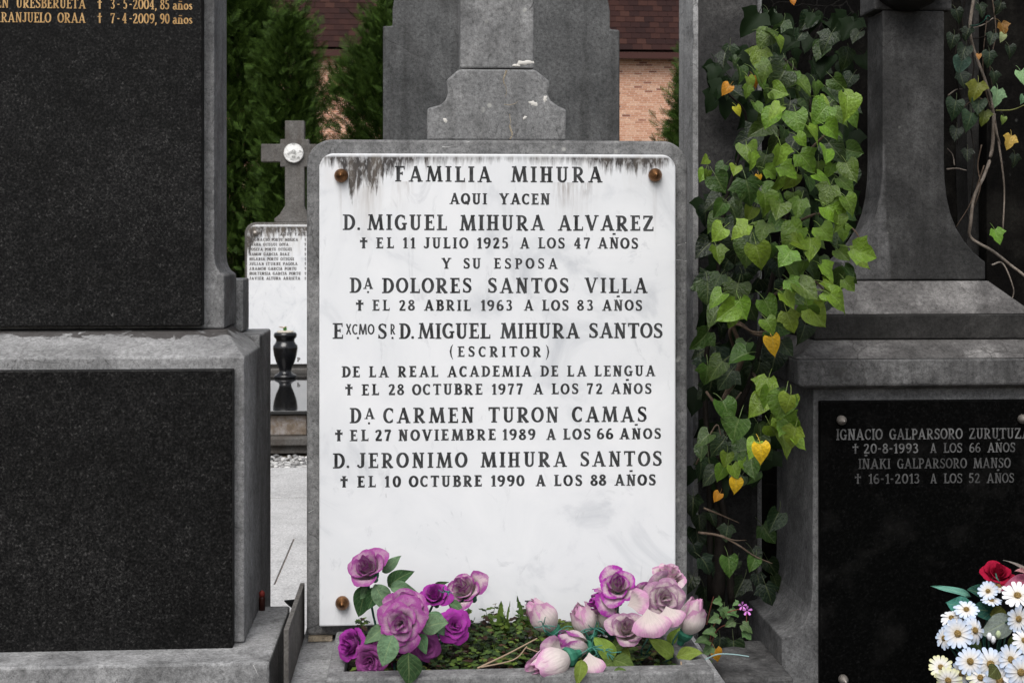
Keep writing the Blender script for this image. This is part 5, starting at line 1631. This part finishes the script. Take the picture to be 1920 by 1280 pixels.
def rose(parent, px, py, Y, rpx, axis, kind, matname, col, seed, label=None, skip=0):
    rg = random.Random(seed)
    c = P(px, py, Y)
    R_ = rpx / 1000.0
    sc = R_ / {'open': .92, 'half': .66, 'bud': .50}[kind]
    ax = Vector(axis).normalized()
    q = ax.to_track_quat('Z', 'Y').to_matrix().to_4x4()
    o = bpy.data.objects.new('rose', cal_me)
    COL.objects.link(o)
    o.parent = parent
    hgt = {'open': .32, 'half': .42, 'bud': .58}[kind]
    o.matrix_local = Matrix.Translation(c - ax * sc * hgt - wloc(parent)) @ q @ Matrix.Scale(sc, 4)
    ps = petals(kind, matname)
    for i, me in enumerate(ps):
        if i >= len(ps) - skip: break
        p = bpy.data.objects.new('petal', me)
        COL.objects.link(p)
        p.parent = o
        k = rg.uniform(.9, 1.1)
        p.matrix_local = Matrix.Rotation(i * 2.4 + rg.uniform(-.25, .25) + seed, 4, 'Z') @ Matrix.Rotation(rg.uniform(-.09, .09), 4, 'X') @ Matrix.Scale(k, 4)
        g_ = rg.uniform(.85, 1.15)
        p.color = (min(1, col[0] * g_), col[1] * g_, min(1, col[2] * g_), 1)
    return o

PUR, MAG, ROS, DUS = (0.33, 0.075, 0.28), (0.36, 0.04, 0.33), (0.62, 0.32, 0.50), (0.36, 0.19, 0.30)
lb = thing('rose_bouquet', 'bunch of purple cloth roses with grey green leaves at left of the planter', 'bouquet', P(735, 1255, -.20))
for (px, py, r, ax, kd, mt, col, Y, sd_) in [
    (690, 1066, 35, (-.35, -.75, .75), 'half', 'petal', PUR, -.13, 1),
    (752, 1168, 43, (-.10, -1, .22), 'open', 'petal', PUR, -.26, 2),
    (762, 1136, 33, (.1, -.55, .85), 'half', 'petal', PUR, -.20, 3),
    (816, 1116, 27, (-.1, -.65, .8), 'half', 'petal_full', MAG, -.14, 4),
    (872, 1105, 35, (-.45, -.65, .65), 'half', 'petal_pale', PUR, -.13, 5),
    (852, 1172, 33, (.15, -.9, .35), 'open', 'petal_full', MAG, -.20, 6),
    (661, 1207, 29, (-.7, -.75, .2), 'half', 'petal_full', MAG, -.22, 7),
    (694, 1238, 34, (-.25, -.85, -.1), 'open', 'petal_full', PUR, -.25, 8),
    (799, 1214, 28, (.2, -.9, .1), 'open', 'petal_full', PUR, -.21, 9),
    (747, 1226, 32, (.2, -.8, -.2), 'open', 'petal_full', (0.2, 0.05, 0.17), -.19, 10)]:  # last rose: its shade is painted in as a darker purple
    rose(lb, px, py, Y, r, ax, kd, mt, col, sd_)
GRY = (0.125, 0.21, 0.115); GRD = (0.03, 0.07, 0.025); GRM = (0.085, 0.16, 0.075)
def two(parent, me, a, b, Y, col, nrm, widen=1.0, name='leaf', dY=-.02):
    p0, p1 = P(a[0], a[1], Y), P(b[0], b[1], Y + dY)
    return place(name, me, parent, p0, p1 - p0, nrm, (p1 - p0).length, col, widen)
for i, (a, b, Y, col, wdn) in enumerate([((690, 1096), (669, 1152), -.12, GRD, 1.1), ((703, 1094), (727, 1146), -.15, GRY, 1.1), ((728, 1098), (766, 1071), -.12, GRD, 1.0), ((732, 1102), (773, 1101), -.13, GRY, .9), ((716, 1072), (742, 1047), -.10, GRY, .8), ((790, 1176), (834, 1166), -.22, GRY, 1.3), ((800, 1150), (834, 1184), -.21, GRY, 1.2),
                                     ((722, 1172), (688, 1201), -.25, GRY, 1.1), ((738, 1190), (714, 1244), -.30, GRY, 1.25), ((766, 1222), (764, 1282), -.30, GRD, 1.4), ((843, 1126), (869, 1146), -.15, GRM, .8), ((782, 1190), (800, 1216), -.24, GRM, 1.2), ((812, 1098), (832, 1090), -.12, GRD, .5), ((690, 1096), (676, 1118), -.13, GRM, 1.0), ((705, 1100), (690, 1140), -.14, GRD, 1.1)]):
    two(lb, ROSE_LEAF[i % 4], a, b, Y, col, (0.1, -1, .55), wdn)
for a, b, Y in [((690, 1090), (735, 1255), -.14), ((752, 1170), (740, 1258), -.2), ((872, 1120), (790, 1255), -.14), ((816, 1125), (770, 1255), -.15), ((852, 1185), (780, 1258), -.18)]:
    mk('stem', *tube(px_path([(a[0], a[1], Y), ((a[0] + b[0]) / 2 - 8, (a[1] + b[1]) / 2, Y + .02), (b[0], b[1], Y - .03)]), .0022, .0022, 5), MAT['teal'], lb)

rbq = thing('rose_bouquet', 'bunch of faded pink cloth roses and buds at right of the planter', 'bouquet', P(1170, 1255, -.20))
for (px, py, r, ax, kd, mt, col, Y, sd_) in [
    (1160, 1100, 33, (-.05, -.8, .65), 'half', 'petal_pale', MAG, -.16, 21),
    (1131, 1128, 26, (-.7, -.6, .2), 'bud', 'petal_pale', MAG, -.12, 22),
    (1246, 1122, 40, (.05, -.95, .3), 'open', 'petal_pale', DUS, -.20, 23),
    (1254, 1081, 31, (.1, -.4, .95), 'half', 'petal_bud', ROS, -.11, 24),
    (1297, 1158, 29, (.35, -.15, .85), 'bud', 'petal_bud', ROS, -.16, 25),
    (1176, 1180, 31, (-.1, -.75, .65), 'half', 'petal_pale', DUS, -.23, 26),
    (1017, 1156, 29, (-.6, -.12, .8), 'bud', 'petal_bud', ROS, -.16, 27),
    (1093, 1164, 27, (-.45, -.12, .85), 'bud', 'petal_bud', ROS, -.14, 28),
    (1074, 1209, 28, (-.9, -.45, .35), 'bud', 'petal_bud', PUR, -.22, 29),
    (1034, 1244, 33, (-.85, -.5, -.15), 'bud', 'petal_bud', ROS, -.27, 30),
    (1144, 1158, 25, (-.1, -.4, .9), 'bud', 'petal_bud', (.5, .42, .36), -.12, 31)]:
    rose(rbq, px, py, Y, r, ax, kd, mt, col, sd_)
# big loose outer petals
for i, (a, b, Y, col, wdn) in enumerate([((1175, 1135), (1218, 1120), -.20, ROS, 1.0), ((1215, 1140), (1226, 1196), -.25, ROS, 1.35), ((1250, 1135), (1262, 1176), -.24, ROS, 1.4), ((1240, 1105), (1222, 1078), -.17, DUS, 1.4), ((1205, 1115), (1195, 1094), -.15, PUR, 1.3), ((1150, 1122), (1122, 1146), -.16, MAG, 1.3), ((1105, 1222), (1112, 1270), -.28, ROS, 1.1), ((1060, 1225), (1012, 1208), -.25, DUS, .8)]):
    pm = petals('open', 'petal_pale')[16]
    p0, p1 = P(a[0], a[1], Y), P(b[0], b[1], Y - .012)
    y = (p1 - p0); ln = y.length; y.normalize()
    z = Vector((0.05, -1, .4)); z = (z - y * z.dot(y)).normalized(); x = z.cross(y)
    o = bpy.data.objects.new('petal', pm); COL.objects.link(o); o.parent = rbq
    # petal runs out along its own +x
    M = Matrix((y, x, z)).transposed().to_4x4()
    o.matrix_local = Matrix.Translation(p0 - z * ln * .15 - wloc(rbq)) @ M @ Matrix.Diagonal((ln / .95, ln * wdn / .95, ln / .95, 1))
    o.color = (*col, 1)
YG = (0.16, 0.23, 0.04); YGD = (0.07, 0.115, 0.025)
for i, (a, b, Y, col, wdn) in enumerate([((1150, 1238), (1130, 1198), -.24, YG, 1.1), ((1148, 1215), (1172, 1200), -.22, YGD, 1.2), ((1150, 1236), (1190, 1250), -.25, YGD, 1.3), ((1150, 1240), (1122, 1250), -.25, YGD, 1.1), ((1262, 1232), (1236, 1198), -.22, YG, 1.0), ((1268, 1230), (1312, 1220), -.22, YG, 1.0), ((1256, 1205), (1268, 1182), -.18, YG, .9), ((1090, 1236), (1086, 1278), -.30, YG, 1.0), ((1165, 1215), (1178, 1225), -.22, YG, 1.2), ((1085, 1180), (1050, 1172), -.14, YGD, 1.1), ((1160, 1250), (1165, 1280), -.28, YGD, 1.3), ((1225, 1250), (1245, 1262), -.22, YGD, 1.0)]):
    two(rbq, ROSE_LEAF[i % 4], a, b, Y, col, (0.0, -1, .8), wdn)
rg2 = random.Random(9)
for a, b, Y in [((1020, 1180), (1130, 1250), -.18), ((1095, 1180), (1140, 1250), -.16), ((1160, 1125), (1165, 1255), -.16), ((1246, 1150), (1190, 1258), -.18), ((1276, 1178), (1262, 1232), -.19), ((1262, 1232), (1210, 1260), -.2), ((1100, 1212), (1140, 1256), -.2), ((1215, 1196), (1205, 1238), -.19), ((1270, 1185), (1200, 1240), -.17)]:
    mk('stem', *tube(px_path([(a[0], a[1], Y), ((a[0] + b[0]) / 2 + rg2.uniform(-8, 8), (a[1] + b[1]) / 2, Y - .01), (b[0], b[1], Y)]), .0016, .0016, 5), MAT['teal'], rbq)
# teal plastic sprigs
sv, sf = [], []
for (cx0, cy0, n_, sp_, Y) in [(1115, 1178, 9, 30, -.20), (1128, 1222, 9, 34, -.24), (1018, 1172, 6, 24, -.22), (1050, 1180, 6, 22, -.21), (1110, 1212, 8, 28, -.25), (835, 1108, 5, 16, -.17)]:
    for q in range(n_):
        a_ = rg2.uniform(0, 2 * math.pi); l_ = sp_ * rg2.uniform(.5, 1.1)
        e = (cx0 + l_ * math.cos(a_), cy0 + .7 * l_ * math.sin(a_))
        pth = px_path([(cx0, cy0, Y), ((cx0 + e[0]) / 2 + rg2.uniform(-4, 4), (cy0 + e[1]) / 2 + rg2.uniform(-4, 4), Y - .008), (e[0], e[1], Y - .012)], 3)
        q_, ff = tube(pth, .0011, .0007, 4)
        b = len(sv); sv += q_; sf += [[i + b for i in e_] for e_ in ff]
o = mk('plastic_sprigs', sv, sf, plain('pale_teal_plastic', (0.06, 0.20, 0.16), 0.5), rbq); tag(o, kind='stuff')

# ------------------------------------------------------------------ weeds in the planter
def weed_mat():
    m = NM('weed_green')
    rv = m.n('ShaderNodeNewGeometry').outputs['Random Per Island']
    col = m.ramp(rv, [(0.0, (0.008, 0.019, 0.005)), (0.35, (0.018, 0.038, 0.009)), (0.6, (0.042, 0.078, 0.014)), (0.78, (0.085, 0.13, 0.018)), (0.86, (0.05, 0.02, 0.01)), (1.0, (0.024, 0.012, 0.008))])
    return m.done(col, 0.65, spec=0.2)
MAT['weed'] = weed_mat()
sv, sf = [], []
rg3 = random.Random(21)
def leaflet(p, d, n, ln, wd):
    """small toothed leaflet: one island of seven points"""
    d = d.normalized(); s_ = d.cross(n).normalized()
    b = len(sv)
    for (l, q) in ((0, 0), (.25, .45), (.45, .25), (.65, .42), (1, 0), (.65, -.42), (.45, -.25), (.25, -.45)):
        sv.append(p + d * (l * ln) + s_ * (q * wd) - Vector((0, 0, l * l * ln * .25)))
    sf.extend([[b, b + 7, b + 6, b + 2, b + 1], [b + 2, b + 6, b + 5, b + 3], [b + 3, b + 5, b + 4]])
zsoil = zb0 + .008
for k_ in range(560):
    px = rg3.uniform(640, 1290); t_ = rg3.random()
    if px < 850 and rg3.random() < .5: continue
    if px > 1050 and rg3.random() < .45: continue
    yy = pfi + .012 + (pb - pfi - .03) * t_
    xx_ = X(px, yy)
    if not (pxli + .01 < xx_ < pxri - .01): continue
    base_p = Vector((xx_, yy, zsoil))
    hgt = rg3.uniform(.005, .040) * (0.6 + .7 * t_) * (1.45 if 870 < px < 1010 else 1.0)
    an = rg3.uniform(0, 6.28)
    lean = Vector((math.cos(an) * .02, math.sin(an) * .015, hgt))
    tip = base_p + lean
    q_, ff = tube([base_p, base_p + lean * .6, tip], .0007, .0005, 3)
    b = len(sv); sv += q_; sf += [[i + b for i in e_] for e_ in ff]
    for j in range(rg3.randrange(3, 7)):
        a2 = rg3.uniform(0, 6.28)
        d = Vector((math.cos(a2), math.sin(a2), rg3.uniform(-.1, .6)))
        leaflet(tip - lean * rg3.uniform(0, .3), d, Vector((rg3.uniform(-.3, .3), -.3, 1)), rg3.uniform(.009, .022), rg3.uniform(.008, .015))
o = mk('weeds', sv, sf, MAT['weed']); tag(o, 'low dark green and brown weeds covering the planter soil', 'weeds', kind='stuff')
# moss cushion
mv, mf = [], []
for k_ in range(700):
    a_ = rg3.uniform(0, 6.28); r_ = abs(rg3.gauss(0, .5))
    c = P(986, 1180, -.03)
    p = Vector((c.x + .020 * r_ * math.cos(a_), -.04 + .014 * r_ * math.sin(a_), max(zsoil, zsoil + .026 * (1 - r_ * .6))))
    d = Vector((rg3.uniform(-1, 1), rg3.uniform(-1, .3), rg3.uniform(.1, 1))).normalized() * .006
    s_ = d.cross(Vector((rg3.random(), rg3.random(), rg3.random()))).normalized() * .0014
    b = len(mv); mv += [p - s_, p + s_, p + d]; mf.append([b, b + 1, b + 2])
o = mk('moss', mv, mf, plain('yellow_moss', (0.20, 0.22, 0.02), 0.8)); tag(o, 'small yellow green moss cushion at the foot of the marble panel', 'moss', kind='stuff')

def dandelion(label, leaves, root):
    r0 = P(*root)
    t = thing('dandelion_plant', label, 'weed plant', (r0.x, r0.y, zsoil))
    for (tx, ty, Y, wpx) in leaves:
        tip = P(tx, ty, Y); b0 = Vector((r0.x, r0.y, zsoil))
        mid = (b0 + tip) / 2 + Vector((rg3.uniform(-.012, .012), -.012, .006))
        tip = tip + Vector((rg3.uniform(-.006, .006), -.014, 0))
        pth = catmull([b0, mid, tip], 7)
        V, F, UV = [], [], []
        n_ = len(pth)
        for i, p in enumerate(pth):
            f = i / (n_ - 1)
            w_ = wpx / 1700.0 * (.25 + .75 * math.sin(math.pi * min(1, f * .85 + .12))) * (rg3.uniform(.75, 1.15) if i % 2 else rg3.uniform(.5, .75)) * (1 if f < .97 else .1)
            up = .0045 if i % 2 else -.001
            w2_ = w_ * rg3.uniform(.75, 1.2)
            V += [p + Vector((-w_, -.004, -up)), p, p + Vector((w2_, -.004, -up))]; UV += [(0, f), (.5, f), (1, f)]
        for i in range(n_ - 1):
            F += [[3 * i, 3 * i + 1, 3 * i + 4, 3 * i + 3], [3 * i + 1, 3 * i + 2, 3 * i + 5, 3 * i + 4]]
        o = mk('leaf', V, F, MAT['ivy'], t, uvs=UV, smooth=True)
        o.color = (*rg3.choice([(0.10, 0.19, 0.03), (0.13, 0.22, 0.04), (0.07, 0.14, 0.03)]), 1)
dandelion('toothed upright dandelion leaves before the middle of the marble panel', [(933, 1122, -.06, 18), (940, 1150, -.07, 14), (928, 1158, -.05, 12), (917, 1150, -.06, 6)], (940, 1185, -.06))
dandelion('thin dandelion leaves beside the bud nearest the engraved letter', [(964, 1112, -.06, 11), (953, 1122, -.06, 6), (1003, 1126, -.07, 12), (972, 1145, -.07, 12), (985, 1150, -.06, 9)], (965, 1185, -.06))
# dry twigs
MAT['straw'] = plain('dry_straw', (0.30, 0.22, 0.15), 0.8)
o = mk('twig', *tube(px_path([(895, 1252, -.28), (950, 1226, -.26), (1007, 1196, -.24)]), .0016, .0011, 6), MAT['straw']); tag(o, 'longest straight dry twig lying across the planter', 'twig')
o = mk('twig', *tube(px_path([(902, 1250, -.29), (963, 1236, -.27), (988, 1211, -.25)]), .0013, .0009, 6), MAT['straw']); tag(o, 'bent dry twig just under the longest twig in the planter', 'twig')
o = mk('twig', *tube(px_path([(985, 1213, -.25), (1010, 1222, -.25), (1030, 1230, -.25)]), .0011, .0007, 6), MAT['straw']); tag(o, 'short dry twig touching the lowest pink rosebud', 'twig')
for (a, b, lab) in (((1277, 1240), (1268, 1284), 'thin dry stalk hanging over the right corner of the planter'), ((1292, 1250), (1304, 1284), 'dry stalk bent outwards at the right end of the planter')):
    o = mk('dry_stalk', *tube(px_path([(a[0], a[1], -.25), ((a[0] + b[0]) / 2 + 5, (a[1] + b[1]) / 2 - 4, -.27), (b[0], b[1], -.3)]), .0014, .0009, 5), MAT['straw']); tag(o, lab, 'stalk')

# ------------------------------------------------------------------ wild geranium with pink flowers
hp = thing('wild_geranium', 'wild plant with two tiny pink flowers growing beside the right monument foot', 'weed plant', (X(1345, -.05), -.05, PZ(1400, 1262, 0.70).z))
MAT['redstem'] = plain('red_stem', (0.16, 0.05, 0.035), 0.6)
for pp in ([(1330, 1240, -.05), (1335, 1180, -.08), (1360, 1150, -.10), (1392, 1140, -.12)], [(1330, 1220, -.05), (1345, 1180, -.08), (1378, 1165, -.1)], [(1325, 1170, -.05), (1332, 1140, -.07), (1338, 1118, -.08)], [(1392, 1140, -.12), (1399, 1150, -.12), (1400, 1165, -.12)]):
    mk('stem', *tube(px_path(pp), .0013, .0008, 5), MAT['redstem'], hp)
for (x, y, s_) in ((1358, 1138, 20), (1366, 1142, 18), (1352, 1128, 18), (1380, 1150, 20), (1376, 1164, 18), (1392, 1170, 22), (1396, 1182, 20), (1328, 1200, 24), (1334, 1212, 22), (1312, 1236, 20), (1322, 1240, 22), (1348, 1158, 20), (1340, 1186, 22), (1385, 1130, 12)):
    p = P(x, y, -.10); td = Vector((rg3.uniform(-.8, .8), -.3, rg3.uniform(-1, .2)))
    place('leaf', IVY[5 + rg3.randrange(4)], hp, p, td, (rg3.uniform(-.3, .3), -1, .7), s_ / 1000.0, (0.075, 0.14, 0.045))
MAT['pinkf'] = plain('pink_flower', (0.62, 0.22, 0.62), 0.6)
def tiny_flower(px, py, Y, r, mat, parent):
    c = P(px, py, Y); V, F = [], []
    for k_ in range(5):
        a_ = k_ * 2 * math.pi / 5 + .3
        b = len(V)
        for (l, q) in ((.12, 0), (.6, .22), (1, .2), (1, -.2), (.6, -.22)):
            V.append((c.x + r * (l * math.cos(a_) - q * math.sin(a_)), Y - .002 - .004 * l, c.z + r * (l * math.sin(a_) + q * math.cos(a_))))
        F.append([b, b + 4, b + 3, b + 2, b + 1])
    mk('flower', V, F, mat, parent)
tiny_flower(1391, 1134, -.13, .008, MAT['pinkf'], hp); tiny_flower(1400, 1143, -.135, .009, MAT['pinkf'], hp)
o = mk('broken_flower', *tube(px_path([(1322, 1236, -.18), (1345, 1226, -.19), (1375, 1226, -.2), (1404, 1230, -.2)]), .0012, .0010, 5), plain('pale_blue_plastic', (0.25, 0.38, 0.38), 0.5)); tag(o, 'loose pale blue plastic flower stalk poking out right of the planter', 'plastic stalk')

# ------------------------------------------------------------------ daisy bouquet
MAT['daisy'] = None
def daisy_mat():
    m = NM('daisy_petal')
    oi = m.n('ShaderNodeObjectInfo')
    uv = m.sep(m.coord('UV'))
    col = m.ramp(uv[1], [(0.0, (0.50, 0.43, 0.27)), (0.4, (0.64, 0.62, 0.60)), (1.0, (0.66, 0.68, 0.72))])
    tip = m.ramp(uv[1], [(0.45, 0.0), (1.0, 0.8)])
    col = m.mix(tip, col, oi.outputs['Color'])
    return m.done(col, 0.75, spec=0.15)
MAT['daisy'] = daisy_mat()
def disc_mat():
    m = NM('daisy_disc')
    a = m.noise(m.coord(), 9, 3, 0.6)
    return m.done(m.ramp(a, [(0.3, (0.36, 0.20, 0.04)), (0.7, (0.62, 0.42, 0.14))]), 0.85, m.bump(a, 0.8, 0.1))
MAT['disc'] = disc_mat()
def daisy_mesh(seed, droop):
    rg = random.Random(seed)
    V, F, UV = [], [], []
    n_ = 15
    for k_ in range(n_):
        a_ = 2 * math.pi * k_ / n_ + rg.uniform(-.07, .07)
        ln = rg.uniform(.88, 1.05); b = len(V); el = rg.uniform(-.08, .12)
        for j, (l, w_) in enumerate(((.18, .07), (.5, .125), (.82, .15), (.96, .11), (1.0, .02))):
            r_ = l * ln
            h = el * l + .22 * l - droop * l * l
            for q in (-1, 0, 1):
                V.append((r_ * math.cos(a_) - q * w_ * math.sin(a_), r_ * math.sin(a_) + q * w_ * math.cos(a_), h + (.03 if q else 0) + .004 * (k_ % 3)))
                UV.append((q * .5 + .5, l))
        for j in range(4):
            for q in range(2):
                F.append([b + 3 * j + q, b + 3 * j + 3 + q, b + 3 * j + 4 + q, b + 3 * j + 1 + q])
    me = bpy.data.meshes.new('daisy'); me.from_pydata(V, [], F)
    ul = me.uv_layers.new(name='UVMap')
    li = np.empty(len(me.loops), dtype=np.int32); me.loops.foreach_get('vertex_index', li)
    ul.data.foreach_set('uv', np.asarray(UV, dtype=np.float32)[li].ravel())
    me.polygons.foreach_set('use_smooth', [True] * len(me.polygons)); me.materials.append(MAT['daisy'])
    return me
DM = [daisy_mesh(1, .25), daisy_mesh(2, .45), daisy_mesh(3, .1)]
dv, df = lathe([(.20, .02), (.24, .07), (.22, .15), (.15, .21), (.06, .24), (.01, .245)], (0, 0, 0), 14)
disc_me = bpy.data.meshes.new('disc'); disc_me.from_pydata([tuple(q) for q in dv], [], df); disc_me.materials.append(MAT['disc'])
disc_me.polygons.foreach_set('use_smooth', [True] * len(disc_me.polygons))
dq = thing('daisy_bouquet', 'bouquet of white cloth daisies with a red rose in the right corner', 'bouquet', P(1860, 1330, -.24))
BLU, WHT, YLW = (0.38, 0.50, 0.70), (0.68, 0.69, 0.72), (0.56, 0.54, 0.20)
for i, (px, py, r, ax, col, Y) in enumerate([
    (1812, 1143, 24, (.1, -.45, .9), BLU, -.22), (1784, 1158, 20, (-.5, -.5, .7), WHT, -.21), (1795, 1187, 25, (-.05, -.95, .3), BLU, -.26), (1771, 1196, 21, (-.85, -.5, .2), BLU, -.22), (1827, 1181, 24, (.1, -1, .25), BLU, -.25),
    (1909, 1159, 26, (0, -1, .25), BLU, -.27), (1819, 1239, 25, (-.15, -1, .15), BLU, -.28), (1857, 1244, 26, (.05, -.95, .2), BLU, -.29), (1894, 1236, 27, (0, -1, .2), BLU, -.30), (1913, 1259, 27, (.1, -1, .1), BLU, -.32),
    (1778, 1274, 25, (-.3, -.9, .1), YLW, -.28), (1764, 1250, 21, (-.6, -.7, .3), YLW, -.26), (1873, 1276, 27, (.1, -.9, .4), BLU, -.31), (1838, 1270, 24, (-.1, -.9, .3), YLW, -.29), (1908, 1117, 27, (0, -.6, .8), WHT, -.23),
    (1872, 1099, 22, (-.1, -.35, .95), WHT, -.19), (1919, 1200, 21, (.2, -.9, .3), WHT, -.28), (1853, 1108, 17, (-.4, -.6, .6), BLU, -.20), (1859, 1126, 19, (-.3, -.3, .9), BLU, -.21), (1935, 1100, 26, (.1, -.5, .9), WHT, -.2),
    (1802, 1262, 23, (-.2, -.9, .2), BLU, -.26), (1943, 1225, 26, (.2, -.9, .2), BLU, -.28), (1905, 1290, 26, (0, -1, .2), WHT, -.32)]):
    c = P(px, py, Y); axv = Vector(ax).normalized()
    o = bpy.data.objects.new('daisy', DM[i % 3]); COL.objects.link(o); o.parent = dq
    sc = r / 1010.0 * (0.92 + 0.16 * ((i * 7) % 5) / 4)
    axv = (axv + Vector((((i * 5) % 7 - 3) * .09, 0, ((i * 3) % 5 - 2) * .10))).normalized()
    o.matrix_local = Matrix.Translation(c - wloc(dq)) @ axv.to_track_quat('Z', 'Y').to_matrix().to_4x4() @ Matrix.Rotation(i * .7, 4, 'Z') @ Matrix.Scale(sc, 4)
    o.color = (*col, 1)
    d_ = bpy.data.objects.new('disc', disc_me); COL.objects.link(d_); d_.parent = o
    mk('stem', *tube([c - axv * .003, c - axv * .03 + Vector((0, .02, -.02)), (c + P(1860, 1310, -.2)) / 2 + Vector((0, .03, 0)), P(1860, 1330, -.22)], .0016, .0016, 5), MAT['teal'], dq)
rose(dq, 1870, 1076, -.17, 27, (-.05, -.6, .8), 'half', 'petal_red', (0.34, 0.006, 0.035), 41)
# lily petals at the very edge
for i, (a, b, col) in enumerate([((1935, 1085), (1887, 1088), (0.42, 0.10, 0.16)), ((1935, 1090), (1896, 1097), (0.60, 0.52, 0.48)), ((1938, 1078), (1915, 1062), (0.5, 0.25, 0.25)), ((1936, 1085), (1912, 1044), (0.7, 0.68, 0.62))]):
    two(dq, ROSE_LEAF[i % 4], a, b, -.20, col, (0, -.7, .9), [.8, .7, .7, .2][i], 'lily_petal')
TEA, DTE = (0.05, 0.19, 0.15), (0.016, 0.07, 0.055)
for i, (a, b, Y, col, wdn) in enumerate([((1821, 1118), (1768, 1092), -.16, (0.14, 0.34, 0.28), .35), ((1822, 1140), (1786, 1125), -.18, TEA, 1.2), ((1800, 1150), (1778, 1160), -.17, DTE, 1.2), ((1850, 1115), (1832, 1105), -.17, DTE, 1.6), ((1868, 1150), (1836, 1135), -.19, DTE, 1.3), ((1898, 1160), (1846, 1180), -.22, (0.17, 0.20, 0.18), 1.1), ((1890, 1200), (1925, 1220), -.2, (0.08, 0.1, 0.02), 1.2), ((1880, 1140), (1866, 1150), -.19, (0.14, 0.15, 0.03), 1.2), ((1870, 1085), (1876, 1078), -.2, TEA, 1.2), ((1870, 1250), (1858, 1262), -.33, (0.06, 0.07, 0.02), 1.6), ((1820, 1200), (1840, 1215), -.2, (0.03, 0.05, 0.015), 1.4), ((1900, 1190), (1910, 1230), -.2, (0.07, 0.085, 0.02), 1.4)]):
    two(dq, ROSE_LEAF[i % 4], a, b, Y, col, (0, -1, .6), wdn)
for (x, y, c_) in ((1855, 1194, WHT), (1872, 1190, (.3, .4, .1)), (1862, 1200, WHT)):
    p = P(x, y, -.24); q_ = lathe([(.001, -.006), (.004, -.002), (.005, .003), (.002, .008)], p, 8)
    o = mk('bud', *q_, MAT['daisy'], dq, smooth=True, uvs=[(.5, .9)] * len(q_[0])); o.color = (*c_, 1)
